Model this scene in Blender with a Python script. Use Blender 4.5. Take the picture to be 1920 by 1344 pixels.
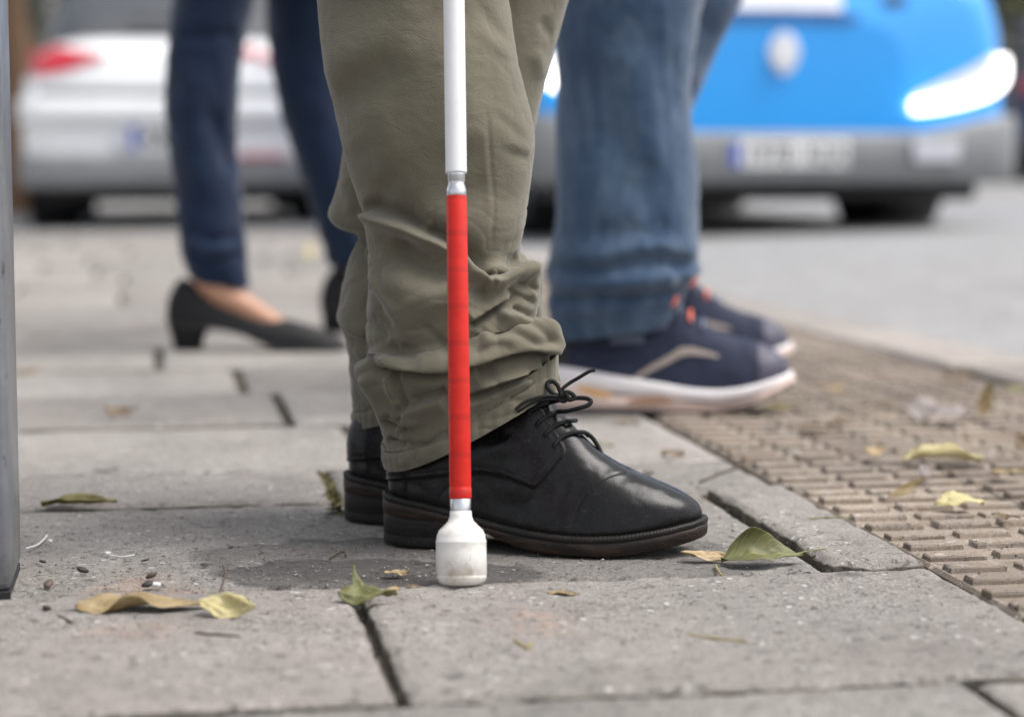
import bpy, bmesh, math, random
import numpy as np
from mathutils import Vector, Matrix
from mathutils.bvhtree import BVHTree

random.seed(7)
rng = np.random.default_rng(7)
SC = bpy.context.scene
COL = SC.collection
for o in list(bpy.data.objects):
    bpy.data.objects.remove(o)

# ------------------------------------------------------------------ camera
F_PX = 4000.0            # focal length in photo pixels (1920 wide)
CAM_H = 0.385            # lens height over the pavement
PITCH = math.atan(392.0 / F_PX)
cam_data = bpy.data.cameras.new('camera')
cam_data.sensor_width = 36.0
cam_data.lens = F_PX / 1920.0 * 36.0
cam_data.clip_start = 0.05
cam_data.clip_end = 400.0
cam_data.dof.use_dof = True
cam_data.dof.focus_distance = 2.0
cam_data.dof.aperture_fstop = 2.9
cam_data.dof.aperture_blades = 0
cam = bpy.data.objects.new('camera', cam_data)
COL.objects.link(cam)
cam.location = (0, 0, CAM_H)
cam.rotation_euler = (math.pi / 2 - PITCH, 0, 0)
SC.camera = cam

# ------------------------------------------------------------------ world, sun, exposure
SUN_ELEV, SUN_ROT = math.radians(62), math.radians(97)
world = bpy.data.worlds.new('World')
SC.world = world
world.use_nodes = True
wn = world.node_tree.nodes
wl = world.node_tree.links
wn.clear()
sky = wn.new('ShaderNodeTexSky')
sky.sky_type = 'NISHITA'
sky.sun_disc = False
sky.sun_elevation = SUN_ELEV
sky.sun_rotation = SUN_ROT
sky.air_density = 1.0
sky.dust_density = 4.0
sky.ozone_density = 1.0
hs = wn.new('ShaderNodeHueSaturation')
hs.inputs['Saturation'].default_value = 0.30
bg = wn.new('ShaderNodeBackground')
bg.inputs['Strength'].default_value = 0.15
wo = wn.new('ShaderNodeOutputWorld')
wl.new(sky.outputs[0], hs.inputs['Color'])
wl.new(hs.outputs[0], bg.inputs['Color'])
wl.new(bg.outputs[0], wo.inputs['Surface'])

sun_data = bpy.data.lights.new('sun', 'SUN')
sun_data.energy = 1.25
sun_data.angle = math.radians(36)
sun_data.color = (1.0, 0.965, 0.92)
sun = bpy.data.objects.new('sun', sun_data)
COL.objects.link(sun)
# direction of the sun: rotation measured from +Y towards +X
sd = Vector((math.sin(SUN_ROT) * math.cos(SUN_ELEV), math.cos(SUN_ROT) * math.cos(SUN_ELEV), math.sin(SUN_ELEV)))
sun.rotation_euler = sd.to_track_quat('Z', 'Y').to_euler()
sun.location = (0, 0, 8)

SC.view_settings.view_transform = 'Standard'
SC.view_settings.look = 'None'
SC.view_settings.gamma = 1.0
SC.view_settings.use_curve_mapping = False
SC.view_settings.exposure = 0.86
SC.cycles.use_denoising = True
SC.cycles.max_bounces = 6
SC.cycles.sample_clamp_indirect = 6.0

# ------------------------------------------------------------------ camera geometry helpers (photo pixels -> metres)
_F = np.array([0, math.cos(PITCH), -math.sin(PITCH)])
_U = np.array([0, math.sin(PITCH), math.cos(PITCH)])
_C = np.array([0, 0, CAM_H])


def ray(px, py):
    d = _F + np.array([1.0, 0, 0]) * (px - 960) / F_PX + _U * (672 - py) / F_PX
    return d


def at(px, py, Y):
    """the point seen at photo pixel (px, py) at distance Y"""
    d = ray(px, py)
    return _C + d * (Y / d[1])


def gnd(px, py, z=0.0):
    """the point of the level z seen at a photo pixel"""
    d = ray(px, py)
    return _C + d * ((z - CAM_H) / d[2])


def project(P):
    r = P - _C
    fw = r @ _F
    return np.stack([960 + F_PX * r[..., 0] / fw, 672 - F_PX * (r @ _U) / fw], -1)


# paving grid: u across (to the right), v away from the lens
GA = math.radians(9.4)
GC, GS = math.cos(GA), math.sin(GA)


def uv2w(u, v):
    return u * GC - v * GS, u * GS + v * GC


def w2uv(x, y):
    return x * GC + y * GS, -x * GS + y * GC


def sstep(a, b, x):
    t = np.clip((np.asarray(x, float) - a) / (b - a), 0, 1)
    return t * t * (3 - 2 * t)


# value noise
_perm = rng.random((64, 64, 64))


def vnoise(p):
    p = np.asarray(p, float)
    i = np.floor(p).astype(int)
    f = p - i
    f = f * f * (3 - 2 * f)
    r = 0
    for dx in (0, 1):
        for dy in (0, 1):
            for dz in (0, 1):
                w = (f[..., 0] if dx else 1 - f[..., 0]) * (f[..., 1] if dy else 1 - f[..., 1]) * (f[..., 2] if dz else 1 - f[..., 2])
                r = r + w * _perm[(i[..., 0] + dx) % 64, (i[..., 1] + dy) % 64, (i[..., 2] + dz) % 64]
    return r * 2 - 1


def fbm(p, oct=4):
    a, s, r = 1.0, 1.0, 0
    for _ in range(oct):
        r = r + a * vnoise(np.asarray(p) * s)
        a *= 0.5
        s *= 2.03
    return r


# ------------------------------------------------------------------ object helpers
def mesh_obj(name, verts, faces, mat=None, parent=None, smooth=True):
    me = bpy.data.meshes.new(name)
    me.from_pydata([tuple(map(float, v)) for v in verts], [], [tuple(map(int, f)) for f in faces])
    me.validate()
    me.update()
    if smooth:
        me.polygons.foreach_set('use_smooth', [True] * len(me.polygons))
    o = bpy.data.objects.new(name, me)
    COL.objects.link(o)
    if mat is not None:
        for m in (mat if isinstance(mat, (list, tuple)) else [mat]):
            me.materials.append(m)
    if parent is not None:
        o.parent = parent
    return o


def empty(name, loc=(0, 0, 0), rz=0.0):
    o = bpy.data.objects.new(name, None)
    o.empty_display_size = 0.1
    COL.objects.link(o)
    o.location = loc
    o.rotation_euler = (0, 0, rz)
    return o


def tag(o, label=None, cat=None, group=None, kind=None):
    for k, v in (('label', label), ('category', cat), ('group', group), ('kind', kind)):
        if v:
            o[k] = v
    return o


class MB:
    """collects vertices and faces of one mesh"""
    def __init__(self):
        self.v, self.f, self.n = [], [], 0

    def add(self, V, Fc):
        V = np.asarray(V, float).reshape(-1, 3)
        self.v.append(V)
        self.f += [tuple(i + self.n for i in f) for f in Fc]
        self.n += len(V)
        return self

    def grid(self, P, close_u=False, close_v=False, flip=False):
        P = np.asarray(P, float)
        a, b = P.shape[:2]
        fs = []
        for i in range(a if close_v else a - 1):
            i2 = (i + 1) % a
            for j in range(b if close_u else b - 1):
                j2 = (j + 1) % b
                q = (i * b + j, i * b + j2, i2 * b + j2, i2 * b + j)
                fs.append(q[::-1] if flip else q)
        return self.add(P, fs)

    def fan(self, ring, flip=False):
        ring = np.asarray(ring, float)
        n = len(ring)
        V = np.vstack([ring, ring.mean(0)])
        fs = [((j, (j + 1) % n, n) if not flip else ((j + 1) % n, j, n)) for j in range(n)]
        return self.add(V, fs)

    def box(self, lo, hi, bev=0.0, M=None):
        bm = bmesh.new()
        bmesh.ops.create_cube(bm, size=1)
        lo, hi = np.array(lo, float), np.array(hi, float)
        for v in bm.verts:
            v.co = Vector((lo + hi) / 2 + np.array(v.co) * (hi - lo))
        if bev:
            bmesh.ops.bevel(bm, geom=list(bm.edges), offset=bev, segments=2, affect='EDGES', profile=0.5)
        bm.verts.index_update()
        V = np.array([v.co for v in bm.verts])
        fs = [tuple(v.index for v in f.verts) for f in bm.faces]
        bm.free()
        if M is not None:
            V = V @ np.array(M.to_3x3()).T + np.array(M.translation)
        return self.add(V, fs)

    def tube(self, pts, r, n=10, sub=6, caps=True, flat=1.0, up=None):
        pts = crom(np.asarray(pts, float), sub) if sub > 1 else np.asarray(pts, float)
        m = len(pts)
        rr = np.interp(np.linspace(0, 1, m), np.linspace(0, 1, len(np.atleast_1d(r))), np.atleast_1d(r)) if np.ndim(r) else np.full(m, r)
        T = np.gradient(pts, axis=0)
        T /= np.linalg.norm(T, axis=1)[:, None] + 1e-12
        ref = np.array(up if up is not None else ([0, 0, 1] if abs(T[0][2]) < 0.9 else [1, 0, 0]), float)
        rings = []
        A = ref - T[0] * (ref @ T[0])
        A /= np.linalg.norm(A)
        for k in range(m):
            A = A - T[k] * (A @ T[k])
            A /= np.linalg.norm(A)
            B = np.cross(T[k], A)
            th = np.linspace(0, 2 * math.pi, n, endpoint=False)
            rings.append(pts[k] + rr[k] * (np.cos(th)[:, None] * A * flat + np.sin(th)[:, None] * B))
        self.grid(rings, close_u=True)
        if caps:
            self.fan(rings[0], flip=True)
            self.fan(rings[-1])
        return self

    def lathe(self, prof, n=40, M=None):
        """prof: list of (radius, height)"""
        th = np.linspace(0, 2 * math.pi, n, endpoint=False)
        P = np.array([[(r * math.cos(t), r * math.sin(t), h) for t in th] for r, h in prof])
        if M is not None:
            P = P @ np.array(M.to_3x3()).T + np.array(M.translation)
        return self.grid(P, close_u=True)

    def build(self, name, mat=None, parent=None, smooth=True, inv=None):
        V = np.vstack(self.v)
        if inv is not None:
            V = V @ np.array(inv.to_3x3()).T + np.array(inv.translation)
        return mesh_obj(name, V, self.f, mat, parent, smooth)


def crom(P, sub):
    """Catmull-Rom through the points of P"""
    P = np.asarray(P, float)
    Q = np.vstack([2 * P[0] - P[1], P, 2 * P[-1] - P[-2]])
    out = []
    for i in range(1, len(Q) - 2):
        p0, p1, p2, p3 = Q[i - 1], Q[i], Q[i + 1], Q[i + 2]
        for t in np.linspace(0, 1, sub, endpoint=False):
            out.append(0.5 * ((2 * p1) + (-p0 + p2) * t + (2 * p0 - 5 * p1 + 4 * p2 - p3) * t * t + (-p0 + 3 * p1 - 3 * p2 + p3) * t ** 3))
    out.append(P[-1])
    return np.array(out)


def resample_rows(P, n):
    """Catmull-Rom along axis 0 of an array of control rows, n rows, even in arc length of the row means"""
    P = np.asarray(P, float)
    shp = P.shape[1:]
    D = crom(P.reshape(len(P), -1), 24)
    M = D.reshape((-1,) + shp)
    c = M.reshape(len(M), -1)
    L = np.concatenate([[0], np.cumsum(np.linalg.norm(np.diff(c, axis=0), axis=1))])
    t = np.linspace(0, L[-1], n)
    return np.stack([np.interp(t, L, c[:, k]) for k in range(c.shape[1])], 1).reshape((n,) + shp)


# ------------------------------------------------------------------ material helpers
class NT:
    def __init__(self, name):
        self.m = bpy.data.materials.new(name)
        self.m.use_nodes = True
        self.t = self.m.node_tree
        self.t.nodes.clear()
        self.out = self.t.nodes.new('ShaderNodeOutputMaterial')
        self.b = self.t.nodes.new('ShaderNodeBsdfPrincipled')
        self.t.links.new(self.b.outputs[0], self.out.inputs['Surface'])

    def put(self, sock, v):
        if hasattr(v, 'is_output'):
            self.t.links.new(v, sock)
        elif isinstance(v, (tuple, list)):
            sock.default_value = tuple(v) if len(v) != 3 or sock.type == 'VECTOR' else (*v, 1)
        else:
            sock.default_value = v

    def n(self, typ, out=0, **kw):
        nd = self.t.nodes.new('ShaderNode' + typ)
        for k, v in kw.items():
            if k.startswith('_'):
                setattr(nd, k[1:], v)
            else:
                key = int(k[1:]) if k[0] == 'i' and k[1:].isdigit() else k.replace('__', ' ')
                self.put(nd.inputs[key], v)
        return nd.outputs[out]

    def set(self, **kw):
        for k, v in kw.items():
            self.put(self.b.inputs[k.replace('__', ' ')], v)
        return self

    def pos(self):
        return self.n('NewGeometry')

    def obj(self):
        return self.n('TexCoord', out=3)

    def scaled(self, vec, s):
        return self.n('Mapping', Vector=vec, Scale=s)

    def noise(self, vec, scale, detail=4, rough=0.55, dist=0.0):
        return self.n('TexNoise', Vector=vec, Scale=scale, Detail=detail, Roughness=rough, Distortion=dist)

    def voro(self, vec, scale, feature='F1', out=0, rnd=1.0):
        return self.n('TexVoronoi', out=out, Vector=vec, Scale=scale, Randomness=rnd, _feature=feature)

    def ramp(self, fac, stops, interp='LINEAR'):
        nd = self.t.nodes.new('ShaderNodeValToRGB')
        nd.color_ramp.interpolation = interp
        e = nd.color_ramp.elements
        while len(e) < len(stops):
            e.new(0.5)
        for k, (p, c) in enumerate(stops):
            e[k].position = p
            e[k].color = (*(c if isinstance(c, (tuple, list)) else (c, c, c)), 1)
        self.t.links.new(fac, nd.inputs[0])
        return nd.outputs[0]

    def mix(self, fac, a, b, mode='MIX'):
        nd = self.t.nodes.new('ShaderNodeMix')
        nd.data_type = 'RGBA'
        nd.blend_type = mode
        self.put(nd.inputs[0], fac)
        self.put(nd.inputs[6], a)
        self.put(nd.inputs[7], b)
        return nd.outputs[2]

    def math(self, op, a, b=0.0, clamp=False):
        nd = self.t.nodes.new('ShaderNodeMath')
        nd.operation = op
        nd.use_clamp = clamp
        self.put(nd.inputs[0], a)
        self.put(nd.inputs[1], b)
        return nd.outputs[0]

    def bump(self, h, strength=0.5, dist=0.002, normal=None):
        kw = dict(Height=h, Strength=strength, Distance=dist)
        if normal is not None:
            kw['Normal'] = normal
        nd = self.n('Bump', **kw)
        return nd

    def rnd(self):
        return self.n('ObjectInfo', out=5)


def simple(name, col, rough=0.5, metal=0.0, coat=0.0, spec=0.5, emit=None, estr=0.0):
    m = NT(name)
    p = m.obj()
    nz = m.noise(p, 14, 3)
    c = m.mix(m.ramp(nz, [(0.3, 0.0), (0.7, 1.0)]), tuple(x * 0.9 for x in col), tuple(min(1, x * 1.08) for x in col))
    m.set(Base__Color=c, Roughness=rough, Metallic=metal, Coat__Weight=coat, Coat__Roughness=0.05)
    m.set(**{'Specular IOR Level'.replace(' ', '__'): spec})
    if emit:
        m.set(Emission__Color=emit, Emission__Strength=estr)
    return m.m

# ================================================================== materials of the setting
def concrete_mat(name, base, dark, tint_a, tint_b, stains=True, grit=1.0, speck=1.0):
    m = NT(name)
    p = m.pos()
    r = m.rnd()
    big = m.noise(p, 4.0, 5, 0.6)
    mid = m.noise(p, 28, 5, 0.65)
    fine = m.noise(p, 330, 3, 0.7)
    spk = m.ramp(m.noise(p, 8.0, 4, 0.6), [(0.34, 0.15 * speck), (0.66, 1.0 * speck)])
    c = m.mix(m.ramp(big, [(0.30, 0.0), (0.68, 1.0)]), dark, base)
    c = m.mix(m.ramp(r, [(0.0, 0.0), (0.5, 0.35), (1.0, 1.0)]), c, m.mix(0.6, c, tint_a))
    c = m.mix(m.math('MULTIPLY', m.ramp(m.noise(p, 1.6, 3), [(0.45, 0.0), (0.65, 1.0)]), 0.45), c, tint_b)
    c = m.mix(m.ramp(mid, [(0.36, 0.62), (0.62, 0.0)]), c, m.mix(0.5, c, (0.13, 0.122, 0.112)))
    c = m.mix(m.math('MULTIPLY', spk, m.ramp(fine, [(0.34, 0.85), (0.5, 0.0)])), c, (0.075, 0.070, 0.064))
    c = m.mix(m.math('MULTIPLY', spk, m.ramp(fine, [(0.54, 0.0), (0.70, 0.75)])), c, (0.53, 0.545, 0.52))
    sp2 = m.noise(p, 760, 2, 0.6)
    c = m.mix(m.math('MULTIPLY', spk, m.ramp(sp2, [(0.34, 0.6), (0.44, 0.0)])), c, (0.06, 0.055, 0.05))
    tone = m.math('ADD', m.math('MULTIPLY', m.math('FRACT', m.math('MULTIPLY', r, 7.31)), 0.34), 0.80)
    c = m.mix(1.0, c, m.n('CombineXYZ', X=tone, Y=tone, Z=tone), 'MULTIPLY')
    blot = m.ramp(m.noise(p, 5.5, 6, 0.62, 0.6), [(0.50, 0.0), (0.66, 0.55)])
    c = m.mix(blot, c, m.mix(0.5, c, (0.10, 0.092, 0.084)))
    gum = m.math('MULTIPLY', m.ramp(m.voro(p, 8.5), [(0.10, 0.7), (0.125, 0.0)]), m.ramp(m.noise(p, 3.1, 2), [(0.5, 0.0), (0.53, 1.0)]))
    c = m.mix(gum, c, (0.085, 0.08, 0.078))
    # chalky pale abrasions
    ab = m.math('MULTIPLY', m.ramp(m.noise(p, 46, 6, 0.7, 0.8), [(0.585, 0.0), (0.66, 0.75)]), m.ramp(m.noise(p, 6, 2), [(0.42, 0.0), (0.6, 1.0)]))
    c = m.mix(ab, c, (0.47, 0.455, 0.435))
    sc = m.ramp(m.noise(p, 75, 6, 0.72, 0.4), [(0.585, 0.0), (0.635, 0.62 * speck)])
    c = m.mix(sc, c, m.mix(0.6, c, (0.07, 0.065, 0.06)))
    vp = m.voro(p, 62)
    chipk = m.math('MULTIPLY', m.ramp(vp, [(0.12, 1.0), (0.26, 0.0)]), m.ramp(m.noise(p, 19, 2), [(0.52, 0.0), (0.6, 0.85 * speck)]))
    c = m.mix(chipk, c, (0.52, 0.505, 0.48))
    # pits and specks
    vo = m.voro(p, 150)
    pit = m.math('MULTIPLY', m.ramp(vo, [(0.10, 1.0), (0.22, 0.0)]), m.ramp(m.noise(p, 34, 2), [(0.50, 0.0), (0.58, 1.0)]))
    c = m.mix(pit, c, (0.055, 0.050, 0.045))
    if stains:
        # a dark damp patch with its own outline, where the paving was wetted round the cane tip
        cx, cy = gnd(650, 1074)[:2]
        wob = m.n('TexNoise', out=1, Vector=p, Scale=16.0, Detail=5.0, Roughness=0.6)
        q = m.n('VectorMath', i0=wob, i1=(-0.5, -0.5, -0.5), _operation='ADD')
        q = m.n('VectorMath', i0=q, i1=(0.12, 0.10, 0.0), _operation='MULTIPLY')
        q = m.n('VectorMath', i0=p, i1=q, _operation='ADD')
        for (sx, sy, rx, ry, s) in ((cx + 0.02, cy + 0.008, 0.150, 0.072, 1.0), (cx + 0.125, cy + 0.08, 0.28, 0.13, 0.6)):
            d = m.n('VectorMath', i0=q, i1=(-sx, -sy, 0.0), _operation='ADD')
            d = m.n('VectorMath', i0=d, i1=(1 / rx, 1 / ry, 0.0), _operation='MULTIPLY')
            ln = m.n('VectorMath', out=1, i0=d, _operation='LENGTH')
            k = m.ramp(m.math('MULTIPLY', ln, 0.5), [(0.465, s), (0.51, 0.0)])
            rim = m.ramp(m.math('MULTIPLY', ln, 0.5), [(0.44, 0.0), (0.475, 0.28), (0.51, 0.0)])
            c = m.mix(k, c, m.mix(0.6, (0.075, 0.069, 0.066), m.mix(0.5, c, (0.06, 0.056, 0.054), 'MULTIPLY')))
            c = m.mix(rim, c, (0.05, 0.047, 0.046))
        # old salmon paint drips
        for (a, b, rx, ry, s) in ((250, 1098, 0.050, 0.09, 0.34), (1010, 1165, 0.05, 0.08, 0.26), (245, 1185, 0.06, 0.04, 0.26), (370, 1105, 0.03, 0.02, 0.36)):
            x0, y0 = gnd(a, b)[:2]
            d = m.n('VectorMath', i0=q, i1=(-x0, -y0, 0.0), _operation='ADD')
            d = m.n('VectorMath', i0=d, i1=(1 / rx, 1 / ry, 0.0), _operation='MULTIPLY')
            ln = m.n('VectorMath', out=1, i0=d, _operation='LENGTH')
            k = m.math('MULTIPLY', m.ramp(m.math('MULTIPLY', ln, 0.5), [(0.1, s), (0.5, 0.0)]), m.ramp(m.noise(p, 55, 4, 0.7), [(0.42, 0.0), (0.6, 1.0)]))
            c = m.mix(k, c, (0.46, 0.27, 0.17))
    h = m.math('ADD', m.math('MULTIPLY', fine, 0.5), m.math('MULTIPLY', mid, 1.1))
    h = m.math('SUBTRACT', h, m.math('MULTIPLY', pit, 1.2))
    h = m.math('ADD', h, m.math('MULTIPLY', ab, 0.5))
    h = m.math('SUBTRACT', h, m.math('MULTIPLY', sc, 0.8))
    h = m.math('ADD', h, m.math('MULTIPLY', chipk, 1.2))
    h = m.math('ADD', h, m.math('MULTIPLY', m.noise(p, 11, 3), 3.0))
    m.set(Base__Color=c, Roughness=0.88, Normal=m.bump(h, 0.95 * grit, 0.0022))
    m.set(Specular__IOR__Level=0.3)
    return m.m


M_SLAB = concrete_mat('slab_concrete', (0.372, 0.343, 0.312), (0.228, 0.210, 0.192), (0.33, 0.285, 0.262), (0.245, 0.236, 0.222))
M_TACT = concrete_mat('tactile_concrete', (0.355, 0.284, 0.220), (0.235, 0.188, 0.146), (0.30, 0.245, 0.195), (0.25, 0.205, 0.165), stains=False, grit=0.55, speck=0.75)
M_KERB = concrete_mat('kerb_stone', (0.40, 0.362, 0.328), (0.32, 0.288, 0.262), (0.40, 0.34, 0.30), (0.34, 0.31, 0.29), stains=False)
M_ROAD = concrete_mat('road_surface', (0.46, 0.452, 0.45), (0.385, 0.38, 0.38), (0.40, 0.39, 0.39), (0.37, 0.366, 0.37), stains=False, grit=0.7)


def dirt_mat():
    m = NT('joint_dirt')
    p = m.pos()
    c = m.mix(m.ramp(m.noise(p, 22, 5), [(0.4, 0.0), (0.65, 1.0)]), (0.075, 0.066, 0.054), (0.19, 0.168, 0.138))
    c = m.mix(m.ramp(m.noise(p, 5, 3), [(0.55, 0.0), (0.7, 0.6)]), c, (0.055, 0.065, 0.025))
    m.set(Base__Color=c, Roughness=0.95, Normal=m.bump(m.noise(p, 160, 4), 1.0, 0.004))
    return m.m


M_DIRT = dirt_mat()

# ================================================================== pavement and road
U_SLAB = 0.700          # slabs end here, tactile paving begins


def u_edge(v):          # inner edge of the kerb line
    return 1.565 - 0.048 * np.asarray(v, float)


V_END = 9.75
TW = 0.215


def road_z(x, y):
    u, v = w2uv(np.asarray(x, float), np.asarray(y, float))
    k = np.maximum(sstep(0.15, 1.1, u - u_edge(v)), sstep(0.1, 1.4, v - V_END))
    return -0.012 + k * (0.006 + 0.11 * np.tanh(0.028 * np.asarray(x) / 0.11))


bed = MB()
vs = np.linspace(-4, V_END, 24)
P = []
for v in vs:
    P.append([(*uv2w(u, v), -0.016) for u in np.concatenate([np.linspace(-30, -2.6, 6), np.linspace(-2.4, float(u_edge(v)), 10)])])
bed.grid(P)
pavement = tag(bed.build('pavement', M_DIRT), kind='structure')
tactile_paving = empty('tactile_paving')
tag(tactile_paving, kind='structure')
kerb = empty('kerb')
tag(kerb, kind='structure')


def slab(u0, u1, v0, v1, detail, dz=0.0, tilt=(0, 0), seed=0):
    """one paving slab: a slightly uneven top with worn edges and sides that go down into the bed"""
    nu = max(3, int((u1 - u0) / detail) + 1)
    nv = max(3, int((v1 - v0) / detail) + 1)
    us = np.linspace(0, 1, nu)
    vs_ = np.linspace(0, 1, nv)
    e = 0.006
    ue = np.concatenate([[u0, u0 + 0.0015], np.linspace(u0 + e, u1 - e, nu), [u1 - 0.0015, u1]])
    ve = np.concatenate([[v0, v0 + 0.0015], np.linspace(v0 + e, v1 - e, nv), [v1 - 0.0015, v1]])
    U, V = np.meshgrid(ue, ve)
    du = np.minimum(U - u0, u1 - U)
    dv = np.minimum(V - v0, v1 - V)
    de = np.minimum(du, dv)
    pp = np.stack([U * 1.0, V * 1.0, np.full_like(U, seed * 1.37)], -1)
    amp = 1.0 if detail < 0.05 else 0.4
    z = dz + tilt[0] * (U - (u0 + u1) / 2) + tilt[1] * (V - (v0 + v1) / 2)
    z = z + amp * (0.0011 * fbm(pp * 9, 3) + 0.0005 * fbm(pp * np.array([70, 70, 1]), 2))
    if detail < 0.02:
        z = z - 0.0016 * sstep(0.45, 0.9, fbm(pp * np.array([52, 52, 1]) + 3, 2)) + 0.0009 * sstep(0.5, 0.9, fbm(pp * np.array([80, 80, 1]) + 23, 2))
    chip = sstep(0.05, 0.9, fbm(pp * np.array([38, 38, 1]) + 11, 3))
    z = z - 0.0042 * (1 - sstep(0.0, 0.0065, de)) ** 1.5 - amp * 0.0035 * chip * (1 - sstep(0.0, 0.012, de))
    # ragged outline
    jag = amp * 0.0012 * fbm(pp * np.array([55, 55, 1]) + 5, 3)
    U2 = U + np.where(du < 0.003, jag, 0) 
    V2 = V + np.where(dv < 0.003, jag, 0)
    X, Y = uv2w(U2, V2)
    T = np.stack([X, Y, z], -1)
    mb = MB()
    mb.grid(T)
    bor = np.concatenate([T[0, :-1], T[:-1, -1], T[-1, :0:-1], T[:0:-1, 0]])
    low = bor.copy()
    low[:, 2] = -0.03
    mb.grid([bor, low], close_u=True, flip=True)
    nr, nc = T.shape[0] - 1, T.shape[1] - 1
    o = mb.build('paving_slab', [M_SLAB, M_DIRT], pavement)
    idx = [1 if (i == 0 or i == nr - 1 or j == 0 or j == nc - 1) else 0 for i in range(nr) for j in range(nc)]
    idx += [1] * (len(o.data.polygons) - len(idx))            # soil colour on rim and sides, painting in joint shade as well
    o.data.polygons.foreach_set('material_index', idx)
    return o


# the joint lines across the slabs, read on the ground
def vline(px, py):
    return float(w2uv(*gnd(px, py)[:2])[1])


vj = [0.62, vline(760, 1318) - 0.0, vline(1000, 1088), vline(720, 936), vline(350, 886), vline(300, 800)]
while vj[-1] < V_END - 0.5:
    vj.append(vj[-1] + 0.40 + random.uniform(-0.012, 0.012))
vj.append(V_END - 0.004)
ujoint = {0: float(w2uv(*gnd(1872, 1312)[:2])[0]), 1: float(w2uv(*gnd(722, 1235)[:2])[0]), 2: float(w2uv(*gnd(1452, 1003)[:2])[0]),
          3: float(w2uv(*gnd(624, 912)[:2])[0]), 4: 0.255, 5: float(w2uv(*gnd(530, 765)[:2])[0])}
k = 0
for r in range(len(vj) - 1):
    v0, v1 = vj[r], vj[r + 1]
    g = 0.0058 if r < 3 else (0.009 if r < 8 else 0.011)
    g0 = 0.0058 if r <= 3 else g
    base = ujoint.get(r, random.uniform(0.1, 0.6))
    js = [base]
    Lr = {2: 0.95, 4: 0.8}.get(r, 0.60)
    while js[0] > -2.3:
        js.insert(0, js[0] - Lr)
    js = [j for j in js if j < U_SLAB - 0.02] + [U_SLAB]
    if js[-1] - js[-2] > Lr + 0.05:
        js.insert(-1, js[-2] + Lr)
    for a, b in zip(js[:-1], js[1:]):
        near = v0 < 2.9 and b > -0.75
        gl = gr = 0.0050 if near else 0.008
        dz, tl = random.uniform(-0.0015, 0.0012), (random.uniform(-.003, .003), random.uniform(-.003, .003))
        if r == 2 and b == U_SLAB:
            dz, tl = 0.0065, (0.0, 0.0)
        if r == 2 and b != U_SLAB:
            dz, tl = -0.002, (0.0, 0.0)
        if r == 2:
            gl, gr = 0.0032, 0.0032
        if r == 1:
            dz, tl = 0.0012, (0.001, 0.0)
        if b == U_SLAB:
            gr = 0.004
        slab(a + gl, b - gr, v0 + g0, v1 - g, 0.0055 if near and v0 < 2.3 else (0.022 if near else 0.06), dz, tl, k)
        k += 1

# tactile paving: tiles that carry short raised bars
def tactile_mesh(sd=0):
    tr = np.random.default_rng(sd)
    mb = MB()
    h = TW / 2 - 0.0028
    b = 0.0035
    # tile body with a bevelled rim
    for z0, z1, a0, a1 in ((-0.03, -b, h, h), (-b, 0.0, h, h - b)):
        r0 = [(-a0, -a0, z0), (a0, -a0, z0), (a0, a0, z0), (-a0, a0, z0)]
        r1 = [(-a1, -a1, z1), (a1, -a1, z1), (a1, a1, z1), (-a1, a1, z1)]
        mb.grid([r0, r1], close_u=True)
    a = h - b
    mb.add([(-a, -a, 0), (a, -a, 0), (a, a, 0), (-a, a, 0)], [(0, 1, 2, 3)])
    rows, cols = 4, 3
    pv, pu = TW / rows, TW / cols
    for i in range(rows):
        for j in range(cols):
            cx = -TW / 2 + (j + 0.5) * pu + tr.normal(0, .0007)
            cy = -TW / 2 + (i + 0.5) * pv + tr.normal(0, .0005)
            L, Wd, H = 0.0285 + tr.normal(0, .0008), 0.0115 + tr.normal(0, .0006), 0.0054 + tr.normal(0, .0008)
            rg = []
            for ins, z in ((0, -0.0002), (0.0006, H * .70), (0.0020, H * .96), (0.0050, H)):
                q = [(cx - L + ins, cy - Wd + ins, z), (cx - L + ins * 2, cy - Wd + ins, z), (cx + L - ins * 2, cy - Wd + ins, z), (cx + L - ins, cy - Wd + ins, z), (cx + L - ins, cy + Wd - ins, z), (cx + L - ins * 2, cy + Wd - ins, z), (cx - L + ins * 2, cy + Wd - ins, z), (cx - L + ins, cy + Wd - ins, z)]
                rg.append([(a_ + tr.normal(0, .00035), b_ + tr.normal(0, .00035), c_ + tr.normal(0, .0003)) for a_, b_, c_ in q])
            mb.grid(rg, close_u=True)
            mb.fan(rg[-1])
    return mb


tvar = [tactile_mesh(q).build('tactile_tile', M_TACT, tactile_paving, smooth=False) for q in range(5)]
t0 = tvar[0]
nt = 0
first = True
for c in range(3):
    v = 0.70
    while v < V_END - TW:
        u = U_SLAB + 0.006 + (c + 0.5) * TW
        if u + TW / 2 < float(u_edge(v)) + 0.10:
            o = tvar[nt] if nt < 5 else tvar[(nt * 3) % 5].copy()
            if nt >= 5:
                COL.objects.link(o)
                o.parent = tactile_paving
            nt += 1
            x, y = uv2w(u, v + (0.5 if c % 2 else 0.0) * TW * 0.0)
            o.location = (x, y, -0.003 + random.uniform(-0.0016, 0.0012))
            o.rotation_euler = (random.uniform(-.006, .006), random.uniform(-.006, .006), GA)
        v += TW

tb = MB()
P = []
for v in np.linspace(-4, V_END, 24):
    P.append([(*uv2w(u, v), -0.011) for u in np.linspace(U_SLAB + 0.001, float(u_edge(v)), 3)])
tb.grid(P)
tb.build('tactile_bed', M_DIRT, tactile_paving)

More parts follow.
